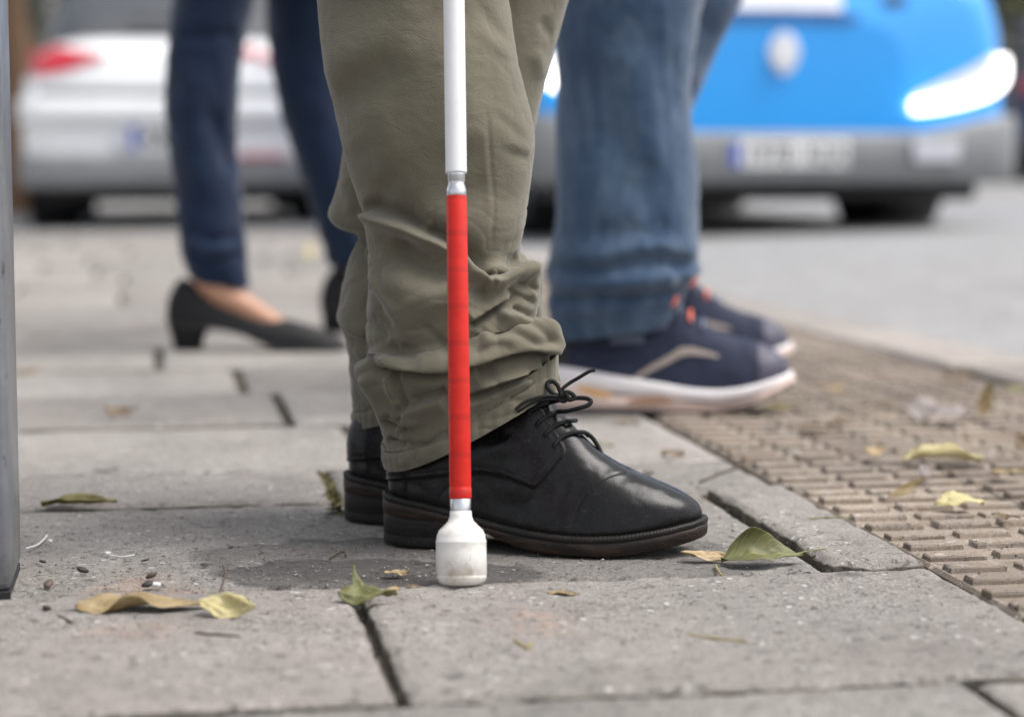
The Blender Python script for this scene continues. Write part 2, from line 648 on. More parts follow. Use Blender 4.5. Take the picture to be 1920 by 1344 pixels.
# kerb stones
KW = 0.20
v = 0.4
while v < V_END:
    L = min(0.8, V_END - v)
    if L < 0.2:
        break
    mb = MB()
    a, b = float(u_edge(v)), float(u_edge(v + L))
    pts = []
    for zz, ins in ((-0.12, 0), (-0.004, 0), (0.004, 0.008)):
        pts.append([(*uv2w(a + ins, v + .003 + ins), zz), (*uv2w(a + KW - ins, v + .003 + ins), zz - 0.004), (*uv2w(b + KW - ins, v + L - .003 - ins), zz - 0.004), (*uv2w(b + ins, v + L - .003 - ins), zz)])
    mb.grid(pts, close_u=True)
    mb.add(pts[-1], [(0, 1, 2, 3)])
    mb.build('kerb_stone', M_KERB, kerb, smooth=False)
    v += L
u = float(u_edge(V_END)) + KW
while u > -6:                                    # the kerb that closes the far end of the pavement
    mb = MB()
    for_ = [(*uv2w(u - 0.8 + .004, V_END + .002), 0), (*uv2w(u - .004, V_END + .002), 0), (*uv2w(u - .004, V_END + .15), 0), (*uv2w(u - 0.8 + .004, V_END + .15), 0)]
    ring = lambda z: [(p[0], p[1], z) for p in for_]
    mb.grid([ring(-0.15), ring(0.002)], close_u=True)
    mb.add(ring(0.002), [(0, 1, 2, 3)])
    mb.build('kerb_stone', M_KERB, kerb, smooth=False)
    u -= 0.8

rd = MB()
vv = np.concatenate([np.linspace(-4, V_END, 30), np.linspace(V_END + 0.15, 14, 16), np.linspace(15, 90, 22)])
P = []
for v in vv:
    row = []
    for t in np.concatenate([np.linspace(0, 1.4, 12), np.linspace(1.7, 8, 14), np.linspace(10, 70, 10)]):
        x, y = uv2w(float(u_edge(min(v, V_END))) + KW - 0.01 + t, v)
        row.append((x, y, float(road_z(x, y))))
    P.append(row)
rd.grid(P)
P = []
for v in vv[30:]:
    row = []
    for t in np.concatenate([np.linspace(70, 10, 10), np.linspace(8, 0, 30)]):
        x, y = uv2w(float(u_edge(V_END)) + KW - 0.01 - t, v)
        row.append((x, y, float(road_z(x, y))))
    P.append(row)
P.insert(0, [(*uv2w(*(np.array(w2uv(p[0], p[1])) - (0, 0.14))), -0.012) for p in P[0]])
rd.grid(P)
road = tag(rd.build('road', M_ROAD), kind='structure')
gd = MB().add([(-150, -60, -0.4), (150, -60, -0.4), (150, 180, -0.4), (-150, 180, -0.4)], [(0, 1, 2, 3)])
tag(gd.build('ground', M_DIRT), kind='structure')

# ================================================================== far side of the street
M_RENDERWALL = simple('beige_render', (0.42, 0.385, 0.34), 0.9)
M_GRANITE = simple('plinth_stone', (0.22, 0.21, 0.20), 0.8)
M_DARKGLASS = simple('window_glass', (0.03, 0.035, 0.04), 0.06, spec=0.8)
M_FRAMEW = simple('window_frame_paint', (0.30, 0.29, 0.27), 0.5)
M_BARK = simple('bark', (0.16, 0.095, 0.055), 0.95)
M_LEAFD = simple('shrub_leaf_dark', (0.035, 0.065, 0.025), 0.6)
M_LEAFY = simple('shrub_leaf_olive', (0.11, 0.115, 0.03), 0.6)

FACE_Y = 27.0
bz = -0.15
bld = empty('building', (0, FACE_Y, bz))
tag(bld, 'long beige rendered street front with dark shop windows behind the cars', 'building')
mb = MB()
wins = [(x, x + 2.4) for x in np.arange(-15, 15, 3.4)]
xs = sorted({-18.0, 18.0, *[a for w in wins for a in w]})
zs = [0.0, 0.85, 2.9, 4.1, 5.9, 7.6]
for i in range(len(xs) - 1):
    for j in range(len(zs) - 1):
        iswin = any(abs(xs[i] - w[0]) < 1e-6 for w in wins) and j in (1, 3)
        if not iswin:
            mb.add([(xs[i], 0, zs[j]), (xs[i + 1], 0, zs[j]), (xs[i + 1], 0, zs[j + 1]), (xs[i], 0, zs[j + 1])], [(0, 1, 2, 3)])
mb.box((-18, 0.45, 0), (18, 8, 7.59))
mb.build('wall', M_RENDERWALL, bld, smooth=False)
MB().box((-18, -0.12, 0.0), (18, -0.003, 0.6), 0.02).build('plinth', M_GRANITE, bld, smooth=False)
MB().box((-18.2, -0.4, 7.6), (18.2, 8.2, 7.8), 0.02).build('roof', M_GRANITE, bld, smooth=False)
wf = wp = ws = None
for (a, b) in wins:
    for (z0, z1) in ((0.85, 2.9), (4.1, 5.9)):
        if wf is None or True:
            f = MB()
            t = 0.07
            for bx in (((a, .12, z0), (a + t, .3, z1)), ((b - t, .12, z0), (b, .3, z1)), ((a + t, .12, z0), (b - t, .3, z0 + t)), ((a + t, .12, z1 - t), (b - t, .3, z1)), (((a + b) / 2 - .03, .13, z0 + t), ((a + b) / 2 + .03, .29, z1 - t))):
                f.box(*bx)
            wo_ = f.build('window', M_FRAMEW, bld, smooth=False)
            MB().box((a + t, .2, z0 + t), (b - t, .22, z1 - t)).build('pane', M_DARKGLASS, wo_, smooth=False)
            MB().box((a - .1, -.1, z0 - .08), (b + .1, .12, z0 - .002), 0.01).build('sill', M_GRANITE, wo_, smooth=False)


def tree(x, y, r, h, mat_leaf, label, name='street_tree', crown_r=1.7, nleaf=5000, cone=False):
    z = float(road_z(x, y))
    t = empty(name, (x, y, z))
    tag(t, label, 'tree', 'street trees')
    mb = MB()
    mb.tube([(0, 0, -0.1), (0.03, 0, h * .35), (-.02, .03, h * .7), (0.04, 0, h * 1.1)], [r * 1.25, r, r * .8, r * .45], 12)
    for a in range(6):
        an = a * 1.05
        mb.tube([(0, 0, h * .8), (.5 * math.cos(an), .5 * math.sin(an), h * 1.05), (1.1 * math.cos(an), 1.1 * math.sin(an), h * 1.3)], [r * .5, r * .3, r * .1], 7, 4)
    mb.build('trunk', M_BARK, t)
    leaves(t, (0, 0, h * 1.35), (crown_r, crown_r, crown_r * .8), nleaf, 0.10, mat_leaf, 'crown')
    return t


def leaves(parent, c, rad, n, size, mat, name):
    c, rad = np.array(c), np.array(rad)
    cl = rng.normal(size=(26, 3))
    cl = cl / np.linalg.norm(cl, axis=1)[:, None] * rng.uniform(.35, .95, (26, 1)) * rad
    p = cl[rng.integers(0, 26, n)] + rng.normal(size=(n, 3)) * rad * .2 + c
    a = rng.normal(size=(n, 3))
    a /= np.linalg.norm(a, axis=1)[:, None]
    b = np.cross(a, rng.normal(size=(n, 3)))
    b /= np.linalg.norm(b, axis=1)[:, None]
    s = size * rng.uniform(.6, 1.2, (n, 1))
    V = np.stack([p - a * s, p + b * s * .45, p + a * s, p - b * s * .45], 1).reshape(-1, 3)
    mb = MB()
    mb.add(V, [(4 * i, 4 * i + 1, 4 * i + 2, 4 * i + 3) for i in range(n)])
    return mb.build(name, mat, parent, smooth=False)


def shrub(px, Y, w, h, mat, label, n=2600):
    x = (px - 960) / F_PX * Y
    z = float(road_z(x, Y))
    t = empty('shrub', (x, Y, z))
    tag(t, label, 'shrub', 'shrubs along the far side of the street')
    mb = MB()
    for a in range(5):
        an = a * 1.3
        mb.tube([(0, 0, -.05), (.15 * w * math.cos(an), .15 * w * math.sin(an), h * .4), (.3 * w * math.cos(an), .3 * w * math.sin(an), h * .8)], [.03, .02, .008], 6, 3)
    mb.build('stem', M_BARK, t)
    leaves(t, (0, 0, h * .55), (w * .5, w * .5, h * .5), n, 0.07, mat, 'foliage')
    return t


tree(-3.62, 15.6, 0.13, 2.6, M_LEAFD, 'brown street tree trunk rising past the roof pillar of the white car')
tree(6.9, 21.0, 0.16, 2.8, M_LEAFY, 'street tree with olive yellow leaves past the navy car')
shrub(-10, 18.5, 1.5, 2.0, M_LEAFD, 'dark green shrub between the grey post and the white car')
shrub(2010, 24.5, 2.2, 2.4, M_LEAFY, 'olive green shrub behind the navy car')

# ================================================================== vehicles
def paint(name, col, rough=0.25):
    m = NT(name)
    fl = m.noise(m.obj(), 900, 2)
    c = m.mix(m.ramp(fl, [(0.35, 0.0), (0.7, 1.0)]), tuple(x * 0.92 for x in col), col)
    d = m.noise(m.obj(), 3.5, 4)
    m.set(Base__Color=c, Roughness=m.ramp(d, [(0.3, rough), (0.8, rough + 0.12)]), Coat__Weight=1.0, Coat__Roughness=0.04)
    return m.m


M_WHITEP = paint('white_paint', (0.90, 0.905, 0.91))
M_BLUEP = paint('sky_blue_paint', (0.012, 0.345, 0.90))
M_NAVYP = paint('navy_paint', (0.012, 0.025, 0.09))
M_NAVYSLOT = simple('slot_blue', (0.01, 0.10, 0.30), 0.5)
M_BUMPER = simple('grey_bumper_plastic', (0.20, 0.21, 0.215), 0.45)
M_SILVERP = simple('silver_bumper_skirt', (0.24, 0.245, 0.25), 0.35)
M_BLACKP = simple('black_plastic', (0.018, 0.018, 0.019), 0.6)
M_RUBBER = simple('tyre_rubber', (0.017, 0.017, 0.018), 0.85)
M_RIM = simple('alloy_rim', (0.45, 0.46, 0.47), 0.3, 0.9)
M_GLASS = simple('car_glass', (0.025, 0.03, 0.035), 0.03, spec=0.9, coat=0.6)
M_REDLENS = simple('red_lamp_lens', (0.50, 0.008, 0.025), 0.12, coat=0.8)
M_CLEARLENS = simple('headlamp_lens', (0.62, 0.63, 0.68), 0.15, coat=1.0)
M_LIT = simple('lit_lamp', (0.9, 0.9, 0.9), 0.3, emit=(1.0, 0.98, 0.95), estr=2.6)
M_PLATE = simple('plate_white', (0.74, 0.74, 0.73), 0.4)
M_PLATEB = simple('plate_blue_band', (0.02, 0.08, 0.45), 0.4)
M_INK = simple('plate_black_characters', (0.02, 0.02, 0.022), 0.5)
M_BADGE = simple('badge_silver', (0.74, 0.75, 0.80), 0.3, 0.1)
M_CHROME = simple('chrome', (0.75, 0.76, 0.78), 0.12, 1.0)


class Car:
    """Seen end at local y = 0, length along +y, x across, z up from the road."""
    def __init__(self, name, label, loc, rz, stations, paint_mat, wheels, cabin):
        self.root = empty(name, loc, rz)
        tag(self.root, label, 'car')
        st = np.array(stations, float)          # y, half width, zb, zt, corner
        n = 90
        t = np.linspace(0, 1, len(st))
        D = crom(st, 12)
        rows = []
        K = 46
        for (y, w, zb, zt, e) in D:
            th = np.linspace(-math.pi / 2, math.pi / 2, K)
            c, s = np.cos(th), np.sin(th)
            x = w * np.abs(c) ** (2 / e)
            zc, hh = (zb + zt) / 2, (zt - zb) / 2
            z = zc + hh * np.sign(s) * np.abs(s) ** (2 / e)
            tum = 1 - 0.07 * sstep(zc, zt, z)
            x = x * tum
            half = np.stack([x, np.full(K, y), z], 1)
            other = half[::-1].copy()
            other[:, 0] *= -1
            rows.append(np.vstack([half, other[1:-1]]))
        rows = np.array(rows)
        mb = MB()
        mb.grid(rows, close_u=True)
        mb.fan(rows[0], flip=True)
        mb.fan(rows[-1])
        self.body = mb.build('body', paint_mat, self.root)
        V = [Vector(v.co) for v in self.body.data.vertices]
        self.bvh = BVHTree.FromPolygons(V, [tuple(p.vertices) for p in self.body.data.polygons])
        # cabin
        cb = np.array(cabin, float)              # y, half width, z bottom, z top
        D = crom(cb, 8)
        rr = []
        for (y, w, zb, zt) in D:
            s = np.linspace(0, 1, 14)
            x = w * (1 - 0.2 * s ** 1.5) * np.where(s < .85, 1, 1 - ((s - .85) / .15) ** 2 * .25)
            z = zb + (zt - zb) * s
            half = np.stack([x, np.full(14, y), z], 1)
            o = half[::-1].copy()
            o[:, 0] *= -1
            rr.append(np.vstack([half, o]))
        MB().grid(rr, close_u=True).fan(rr[0], flip=True).fan(rr[-1]).build('windows', M_GLASS, self.root)
        rf = []
        for (y, w, zb, zt) in D:
            if zt > cb[:, 3].max() - 0.12:
                s = np.linspace(-1, 1, 16)
                rf.append(np.stack([w * .80 * s, np.full(16, y), zt + 0.012 + 0.03 * (1 - s ** 4)], 1))
        if len(rf) > 1:
            MB().grid(rf).build('roof', paint_mat, self.root)
        # wheels
        for (x, y, R, Wd) in wheels:
            for sg in (-1, 1):
                M = Matrix.Translation((sg * x, y, R)) @ Matrix.Rotation(math.pi / 2, 4, 'Y')
                pr = [(R * .62, -Wd / 2 * .9), (R * .70, -Wd / 2), (R * .9, -Wd / 2), (R * .985, -Wd / 2 * .8), (R, -Wd / 2 * .4), (R * .99, -.012), (R * .975, -.008), (R * .975, .008), (R * .99, .012), (R, Wd / 2 * .4), (R * .985, Wd / 2 * .8), (R * .9, Wd / 2), (R * .70, Wd / 2), (R * .62, Wd / 2 * .9)]
                wh = MB().lathe(pr, 48, M).build('wheel', M_RUBBER, self.root)
                rm = MB().lathe([(R * .63, -Wd * .42), (R * .58, Wd * .30 * sg), (R * .55, Wd * .34 * sg)], 40, M)
                for a in range(5):
                    A = M @ Matrix.Rotation(a * 2 * math.pi / 5, 4, 'Z')
                    rm.box((R * .06, -.03, Wd * .30 * sg - .012), (R * .57, .03, Wd * .30 * sg + .012), 0.006, A)
                rm.lathe([(0.001, Wd * .34 * sg), (R * .13, Wd * .34 * sg), (R * .15, Wd * .26 * sg)], 24, M)
                rm.build('rim', M_RIM, wh)
            for sg in (-1, 1):
                ar = MB()
                M = Matrix.Translation((sg * (x + .02), y, R * 1.02)) @ Matrix.Rotation(math.pi / 2, 4, 'Y')
                ar.lathe([(R * 1.18, -Wd * .5), (R * 1.18, Wd * .75), (R * 1.10, Wd * .75), (R * 1.10, -Wd * .5)], 40, M)
                ar.build('wheel_arch', M_BLACKP, self.root)
        y0, y1 = st[0, 0], st[-1, 0]
        MB().box((-st[:, 1].max() * .86, y0 + .35, st[:, 2].min() - .07), (st[:, 1].max() * .86, y1 - .3, st[:, 2].min() + .12), 0.03).build('underbody', M_BLACKP, self.root)

    def y_at(self, x, z, default=0.3):
        h = self.bvh.ray_cast(Vector((x, -3, z)), Vector((0, 1, 0)))
        return h[0].y if h[0] is not None else default

    def patch(self, name, top, bot, mat, out=0.012, thick=0.03, n=24, m=5, parent=None, inset=0.0):
        """a panel draped over the visible end: top and bottom polylines in (x, z)"""
        def res(pl):
            pl = np.array(pl, float)
            L = np.concatenate([[0], np.cumsum(np.linalg.norm(np.diff(pl, axis=0), axis=1))])
            s = np.linspace(0, L[-1], n)
            return np.stack([np.interp(s, L, pl[:, 0]), np.interp(s, L, pl[:, 1])], 1)
        T, B = res(top), res(bot)
        s = np.linspace(0, 1, m)[:, None, None]
        G = T[None] * (1 - s) + B[None] * s
        P = np.array([[(x, self.y_at(x, z) - out, z) for x, z in row] for row in G])
        Q = P.copy()
        Q[..., 1] += thick
        mb = MB()
        mb.grid(P, flip=True)
        bp = np.concatenate([P[0, :-1], P[:-1, -1], P[-1, :0:-1], P[:0:-1, 0]])
        bq = np.concatenate([Q[0, :-1], Q[:-1, -1], Q[-1, :0:-1], Q[:0:-1, 0]])
        mb.grid([bp, bq], close_u=True)
        return mb.build(name, mat, parent or self.root)

    def strip(self, name, path, w, mat, out=0.02, parent=None):
        """a rounded light strip along a path in (x, z)"""
        pl = crom(np.array(path, float), 8)
        P = [(x, self.y_at(x, z) - out, z) for x, z in pl]
        return MB().tube(P, w / 2, 10, 1).build(name, mat, parent or self.root)

    def plate(self, x0, x1, z0, z1, text, band=True, out=0.02):
        xm = (x0 + x1) / 2
        y = min(self.y_at(x, (z0 + z1) / 2) for x in (x0, xm, x1)) - out
        p = MB().box((x0, y - .008, z0), (x1, y + 0.03, z1), 0.004).build('number_plate', M_PLATE, self.root, smooth=False)
        if band:
            MB().box((x0 + .004, y - .0105, z0 + .004), (x0 + .046, y - .004, z1 - .004), 0.001).build('blue_band', M_PLATEB, p, smooth=False)
        hgt = z1 - z0
        step = (x1 - x0 - .07) / len(text)
        for k, ch in enumerate(text):
            if ch == ' ':
                continue
            cu = bpy.data.curves.new('txt', 'FONT')
            cu.body = ch
            cu.size = hgt * 0.98
            cu.align_x = 'CENTER'
            cu.extrude = 0.001
            tmp = bpy.data.objects.new('txt', cu)
            COL.objects.link(tmp)
            me = bpy.data.meshes.new_from_object(tmp.evaluated_get(bpy.context.evaluated_depsgraph_get()))
            COL.objects.unlink(tmp)
            bpy.data.objects.remove(tmp)
            me.materials.clear()
            me.materials.append(M_INK)
            o = bpy.data.objects.new('character', me)
            COL.objects.link(o)
            o.parent = p
            o.rotation_euler = (math.pi / 2, 0, 0)
            o.location = (x0 + .055 + (k + .5) * step, y - .0095, z0 + hgt * .16)
        return p


# --- blue van, its front towards us, lamps lit
BX, BY, BRZ = 1.13, 9.05, math.radians(12)
bzr = float(road_z(BX, BY + .8))
van = Car('blue_van', 'sky blue van facing us with lit headlamp strips and grey lower bumper', (BX, BY, bzr), BRZ,
          [(-0.03, 0.55, 0.34, 0.90, 5), (0.0, 0.84, 0.27, 1.00, 7), (0.025, 0.97, 0.25, 1.06, 8), (0.09, 1.05, 0.24, 1.10, 9), (0.25, 1.075, 0.24, 1.15, 9), (0.7, 1.075, 0.25, 1.20, 8),
           (1.2, 1.07, 0.25, 1.24, 7), (3.0, 1.07, 0.26, 1.26, 6), (4.6, 1.05, 0.28, 1.26, 6), (4.8, 0.95, 0.32, 1.2, 5), (4.86, 0.7, 0.4, 1.0, 4)],
          M_BLUEP, [(0.80, 0.92, 0.33, 0.23), (0.80, 3.75, 0.33, 0.23)],
          [(0.75, 0.90, 1.14, 1.2), (1.0, 0.98, 1.14, 1.5), (1.5, 1.0, 1.14, 2.02), (2.0, 1.0, 1.14, 2.16), (4.5, 0.98, 1.14, 2.16), (4.78, 0.93, 1.14, 1.9), (4.82, 0.9, 1.14, 1.3)])
gz = lambda py: CAM_H + (280 - py) * BY / 4000 - bzr     # height above the road of a photo row at the van's nose
# grey lower bumper, wrapped round the corners
xx = np.linspace(-1.082, 1.082, 81)
zb0, zb1 = gz(345), gz(248)
def bump_row(z, out, sg=1):
    row = []
    for x in xx:
        h = min(van.y_at(x * 0.97, q, 0.45) for q in (.3, .38, .46, .54))
        row.append((x * 1.012, h - out - .012, z + (.075 * float(sstep(.55, 1.05, abs(x))) if z > zb1 - .03 else 0.0)))
    return row
zb0, zb1 = gz(345), gz(248)
MB().grid([bump_row(zb0 - .0, -.06), bump_row(zb0, .005), bump_row(zb0 + .03, .028), bump_row((zb0 + zb1) / 2, .034), bump_row(zb1 - .02, .028), bump_row(zb1, .01), bump_row(zb1, -.06)], flip=False).build('bumper', M_BUMPER, van.root)
MB().box((-.95, .10, .14), (.95, .5, zb0 + .03), .03).build('front_undertray', M_BLACKP, van.root)
van.patch('air_intake', [(-.62, zb0 + .085), (.5, zb0 + .085)], [(-.58, zb0 + .02), (.46, zb0 + .02)], M_BLACKP, out=.045)
van.patch('fog_lamp', [(.56, gz(262)), (.78, gz(262))], [(.57, gz(303)), (.77, gz(303))], M_CLEARLENS, out=.085, thick=.06)
van.patch('fog_lamp', [(-.78, gz(262)), (-.56, gz(262))], [(-.77, gz(303)), (-.57, gz(303))], M_CLEARLENS, out=.085, thick=.06)
van.plate(-.245, .275, gz(314), gz(262), '1978 KLR', out=.045)
for sg in (-1, 1):
    pth = [(.575, gz(201)), (.70, gz(195)), (.86, gz(180)), (.965, gz(162)), (1.012, gz(142)), (1.022, gz(108))]
    lens = van.patch('headlamp', [(sg * .58, gz(180)), (sg * .80, gz(138)), (sg * .98, gz(100)), (sg * 1.02, gz(98))], [(sg * .60, gz(200)), (sg * .80, gz(180)), (sg * .97, gz(156)), (sg * 1.025, gz(135))], M_CLEARLENS, out=.008)
    van.strip('light_strip', [(sg * a, b) for a, b in pth], 0.054, M_LIT, out=.035, parent=lens)
# badge: a silver shield with a slanting bar
bd = van.patch('badge', [(-.068, gz(98)), (-.045, gz(72)), (.0, gz(62)), (.045, gz(72)), (.068, gz(98))], [(-.068, gz(102)), (-.045, gz(130)), (0, gz(144)), (.045, gz(130)), (.068, gz(102))], M_BADGE, out=.02, n=24)
van.strip('badge_bar', [(-.03, gz(124)), (.03, gz(80))], 0.05, M_WHITEP, out=.03, parent=bd)
# shut line of the bonnet and the bonnet grille slot
van.patch('bonnet_slot', [(-.36, gz(28)), (.28, gz(28)), (.34, gz(34))], [(-.38, gz(50)), (.26, gz(50)), (.33, gz(46))], M_NAVYSLOT, out=.006, thick=.02)
van.patch('bonnet_sky_reflection', [(-.36, gz(-26)), (.26, gz(-26))], [(-.36, gz(24)), (.26, gz(24))], M_BADGE, out=.010, thick=.02)  # pale strip painting in the sky's reflection on the bonnet
for sg in (-1, 1):
    van.patch('washer_jet', [(sg * .50 - .05, gz(-6)), (sg * .5 + .05, gz(-6))], [(sg * .5 - .05, gz(10)), (sg * .5 + .05, gz(10))], M_BLACKP, out=.012)
    mr = MB()
    M = Matrix.Translation((sg * 1.2, 1.25, 1.35))
    mr.box((-.1, -.07, -.15), (.1, .07, .15), .04, M)
    mr.tube([(sg * 1.0, 1.3, 1.22), (sg * 1.13, 1.27, 1.28)], .03, 8, 2)
    mr.build('door_mirror', M_BLACKP, van.root)

# --- white car, its tail towards us
WX, WY = (348 - 960) / F_PX * 11.9, 11.9
wzr = float(road_z(WX, WY)) - .012
wc = Car('white_car', 'white parked car seen from behind with long red tail lamps and a silver skirt', (WX, WY, wzr), math.radians(9),
         [(-0.035, 0.45, 0.36, 0.76, 4), (0.0, 0.72, 0.27, 0.90, 4.5), (0.05, 0.84, 0.25, 1.0, 4.5), (0.16, 0.89, 0.24, 1.06, 5), (0.45, 0.90, 0.23, 1.08, 5), (1.2, 0.90, 0.22, 1.05, 5),
          (3.0, 0.90, 0.22, 1.0, 5), (3.8, 0.88, 0.23, 0.93, 5), (4.15, 0.8, 0.25, 0.8, 4.5), (4.25, 0.6, 0.3, 0.65, 4)],
         M_WHITEP, [(0.75, 0.85, 0.32, 0.22), (0.75, 3.4, 0.32, 0.22)],
         [(0.26, 0.72, 0.98, 1.03), (0.4, 0.78, 0.98, 1.2), (0.75, 0.82, 0.98, 1.44), (1.3, 0.83, 0.98, 1.5), (2.2, 0.83, 0.96, 1.48), (2.7, 0.8, 0.94, 1.25), (3.1, 0.74, 0.92, 0.98)])
wz = lambda py: CAM_H + (280 - py) * WY / 4000 - wzr
wx = lambda px: (px - 960) / F_PX * WY - WX
for sg in (-1, 1):
    a = [(wx(64), wz(96)), (wx(120), wz(90)), (wx(208), wz(106))]
    b = [(wx(66), wz(146)), (wx(130), wz(138)), (wx(206), wz(112))]
    if sg > 0:
        a = [(-x, z) for x, z in a]
        b = [(-x, z) for x, z in b]
    tl = wc.patch('tail_lamp', a, b, M_REDLENS, out=.015)
wc.patch('tail_light_bar', [(wx(455), wz(92)), (wx(490), wz(92))], [(wx(455), wz(108)), (wx(490), wz(108))], M_REDLENS, out=.012)
wc.patch('bumper_line_shade', [(-.86, wz(168)), (.86, wz(168))], [(-.86, wz(182)), (.86, wz(182))], M_BUMPER, out=.003, thick=.01)  # grey strip painting in the shading along the bumper line
xx = np.linspace(-.90, .90, 41)
def wrow(z, out):
    return [(x * 1.003, wc.y_at(x * .98, .6, .45) - out, z) for x in xx]
MB().grid([wrow(wz(186), -.05), wrow(wz(188), .02), wrow(wz(194), .035), wrow(wz(222), .04), wrow(wz(234), .02), wrow(wz(236), -.03)]).build('bumper', M_WHITEP, wc.root)
MB().grid([wrow(wz(292), -.05), wrow(wz(293), .02), wrow(wz(300), .03), wrow(wz(338), .026), wrow(wz(350), .01), wrow(wz(352), -.1)]).build('bumper_skirt', M_SILVERP, wc.root)
wc.patch('plate_recess', [(-.86, wz(238)), (.86, wz(238))], [(-.86, wz(290)), (.86, wz(290))], M_WHITEP, out=.004, thick=.01)
wc.plate(wx(249), wx(249) + .52, wz(282), wz(236), '4086 HLS', out=.02)
wc.patch('reversing_lamp', [(wx(218), wz(246)), (wx(246), wz(246))], [(wx(218), wz(284)), (wx(246), wz(284))], M_CLEARLENS, out=.03)
wc.patch('reflector', [(wx(452), wz(290)), (wx(535), wz(290))], [(wx(452), wz(297)), (wx(535), wz(297))], M_REDLENS, out=.04)
wc.patch('wiper', [(-.3, wz(34)), (.1, wz(30))], [(-.3, wz(38)), (.1, wz(34))], M_BLACKP, out=.03)

# --- navy car far off
nv = Car('navy_car', 'dark navy car parked beyond the blue van', ((1912 - 960) / F_PX * 19.0 + .86, 19.0, float(road_z(5.3, 19.0))), math.radians(4),
         [(-0.035, 0.45, 0.36, 0.76, 4), (0.0, 0.72, 0.27, 0.90, 4.5), (0.05, 0.84, 0.25, 1.0, 4.5), (0.16, 0.89, 0.24, 1.06, 5), (0.45, 0.90, 0.23, 1.08, 5), (1.2, 0.90, 0.22, 1.05, 5),
          (3.0, 0.90, 0.22, 1.0, 5), (3.8, 0.88, 0.23, 0.93, 5), (4.15, 0.8, 0.25, 0.8, 4.5), (4.25, 0.6, 0.3, 0.65, 4)],
         M_NAVYP, [(0.75, 0.85, 0.32, 0.22), (0.75, 3.4, 0.32, 0.22)],
         [(0.26, 0.72, 0.98, 1.03), (0.4, 0.78, 0.98, 1.2), (0.75, 0.82, 0.98, 1.44), (1.3, 0.83, 0.98, 1.5), (2.2, 0.83, 0.96, 1.48), (2.7, 0.8, 0.94, 1.25), (3.1, 0.74, 0.92, 0.98)])
for sg in (-1, 1):
    nv.patch('tail_lamp', [(sg * .6, .92), (sg * .84, .92)], [(sg * .62, .8), (sg * .85, .78)], M_REDLENS)
nv.plate(-.26, .26, .55, .66, '', out=.02) if False else nv.patch('number_plate', [(-.26, .66), (.26, .66)], [(-.26, .55), (.26, .55)], M_PLATE, out=.02)

# ================================================================== clothing materials
def cloth_mat(name, col, weave=205.0, worn=None, strength=0.40, rough=0.9, denim=False):
    m = NT(name)
    p = m.obj()
    big = m.noise(p, 9, 4, 0.6)
    c = m.mix(m.ramp(big, [(0.32, 0.0), (0.7, 1.0)]), tuple(x * 0.88 for x in col), tuple(x * 1.1 for x in col))
    fine = m.noise(p, 900, 2, 0.6)
    c = m.mix(m.ramp(fine, [(0.35, 0.35), (0.6, 0.0)]), c, tuple(x * 0.6 for x in col))
    if worn:
        st = m.noise(m.scaled(p, (20, 20, 6.0)), 1.1, 6, 0.7, 0.8)
        c = m.mix(m.ramp(st, [(0.46, 0.0), (0.72, 0.42)]), c, worn)
    wv = m.n('TexWave', Vector=m.scaled(p, (1.0, 0.6, 0.9)), Scale=weave, Distortion=0.6, Detail=1.0, _wave_type='BANDS', _bands_direction='DIAGONAL')
    wv2 = m.n('TexWave', Vector=m.scaled(p, (1.0, -0.6, -1.4)), Scale=weave * 1.3, Distortion=0.6, _wave_type='BANDS', _bands_direction='DIAGONAL')
    h = m.math('MULTIPLY', m.math('ADD', wv, m.math('MULTIPLY', wv2, 0.5)), 0.35)
    h = m.math('ADD', h, m.math('MULTIPLY', fine, 0.8))
    h = m.math('ADD', h, m.math('MULTIPLY', m.noise(p, 60, 4), 1.2))
    wr_ = m.bump(m.noise(m.scaled(p, (1.0, 1.0, 1.7)), 42, 5, 0.62, 1.4), 0.30, 0.0035)
    m.set(Base__Color=c, Roughness=rough, Normal=m.bump(h, strength, 0.0006, wr_), Sheen__Weight=0.25, Sheen__Roughness=0.5)
    m.set(Specular__IOR__Level=0.2)
    return m.m


M_OLIVE = cloth_mat('olive_cotton', (0.152, 0.139, 0.101))
M_OLIVET = simple('olive_thread', (0.075, 0.070, 0.050), 0.9)
M_DENIM = cloth_mat('blue_denim', (0.044, 0.080, 0.142), 110, (0.19, 0.25, 0.33))
M_NAVYD = cloth_mat('navy_denim', (0.008, 0.019, 0.048), 110, (0.016, 0.038, 0.088))


def leather_mat():
    m = NT('black_leather')
    p = m.obj()
    big = m.noise(p, 26, 4, 0.6)
    c = m.mix(m.ramp(big, [(0.35, 0.0), (0.7, 1.0)]), (0.0040, 0.0038, 0.0040), (0.0085, 0.0080, 0.0085))
    scr = m.noise(m.scaled(p, (1.0, 1.0, 4.0)), 70, 5, 0.7)
    r = m.math('ADD', m.ramp(big, [(0.3, 0.18), (0.7, 0.30)]), m.math('MULTIPLY', m.ramp(scr, [(0.5, 0.0), (0.75, 1.0)]), 0.12))
    h = m.math('ADD', m.math('MULTIPLY', m.voro(p, 900, 'SMOOTH_F1'), 0.6), m.math('MULTIPLY', m.noise(p, 240, 3), 0.8))
    h = m.math('ADD', h, m.math('MULTIPLY', m.noise(m.scaled(p, (1.6, 1, .6)), 60, 4), 1.6))
    scu = m.ramp(m.noise(m.scaled(p, (1.0, 2.0, 3.5)), 95, 6, .75, .6), [(0.60, 0.0), (0.68, 0.30)])
    dus = m.ramp(m.noise(p, 420, 3, .7), [(0.60, 0.0), (0.72, 0.22)])
    c = m.mix(m.math('MAXIMUM', scu, dus), c, (0.085, 0.078, 0.070))
    m.set(Base__Color=c, Roughness=r, Normal=m.bump(h, 0.20, 0.0005))
    m.set(Specular__IOR__Level=0.25)
    return m.m


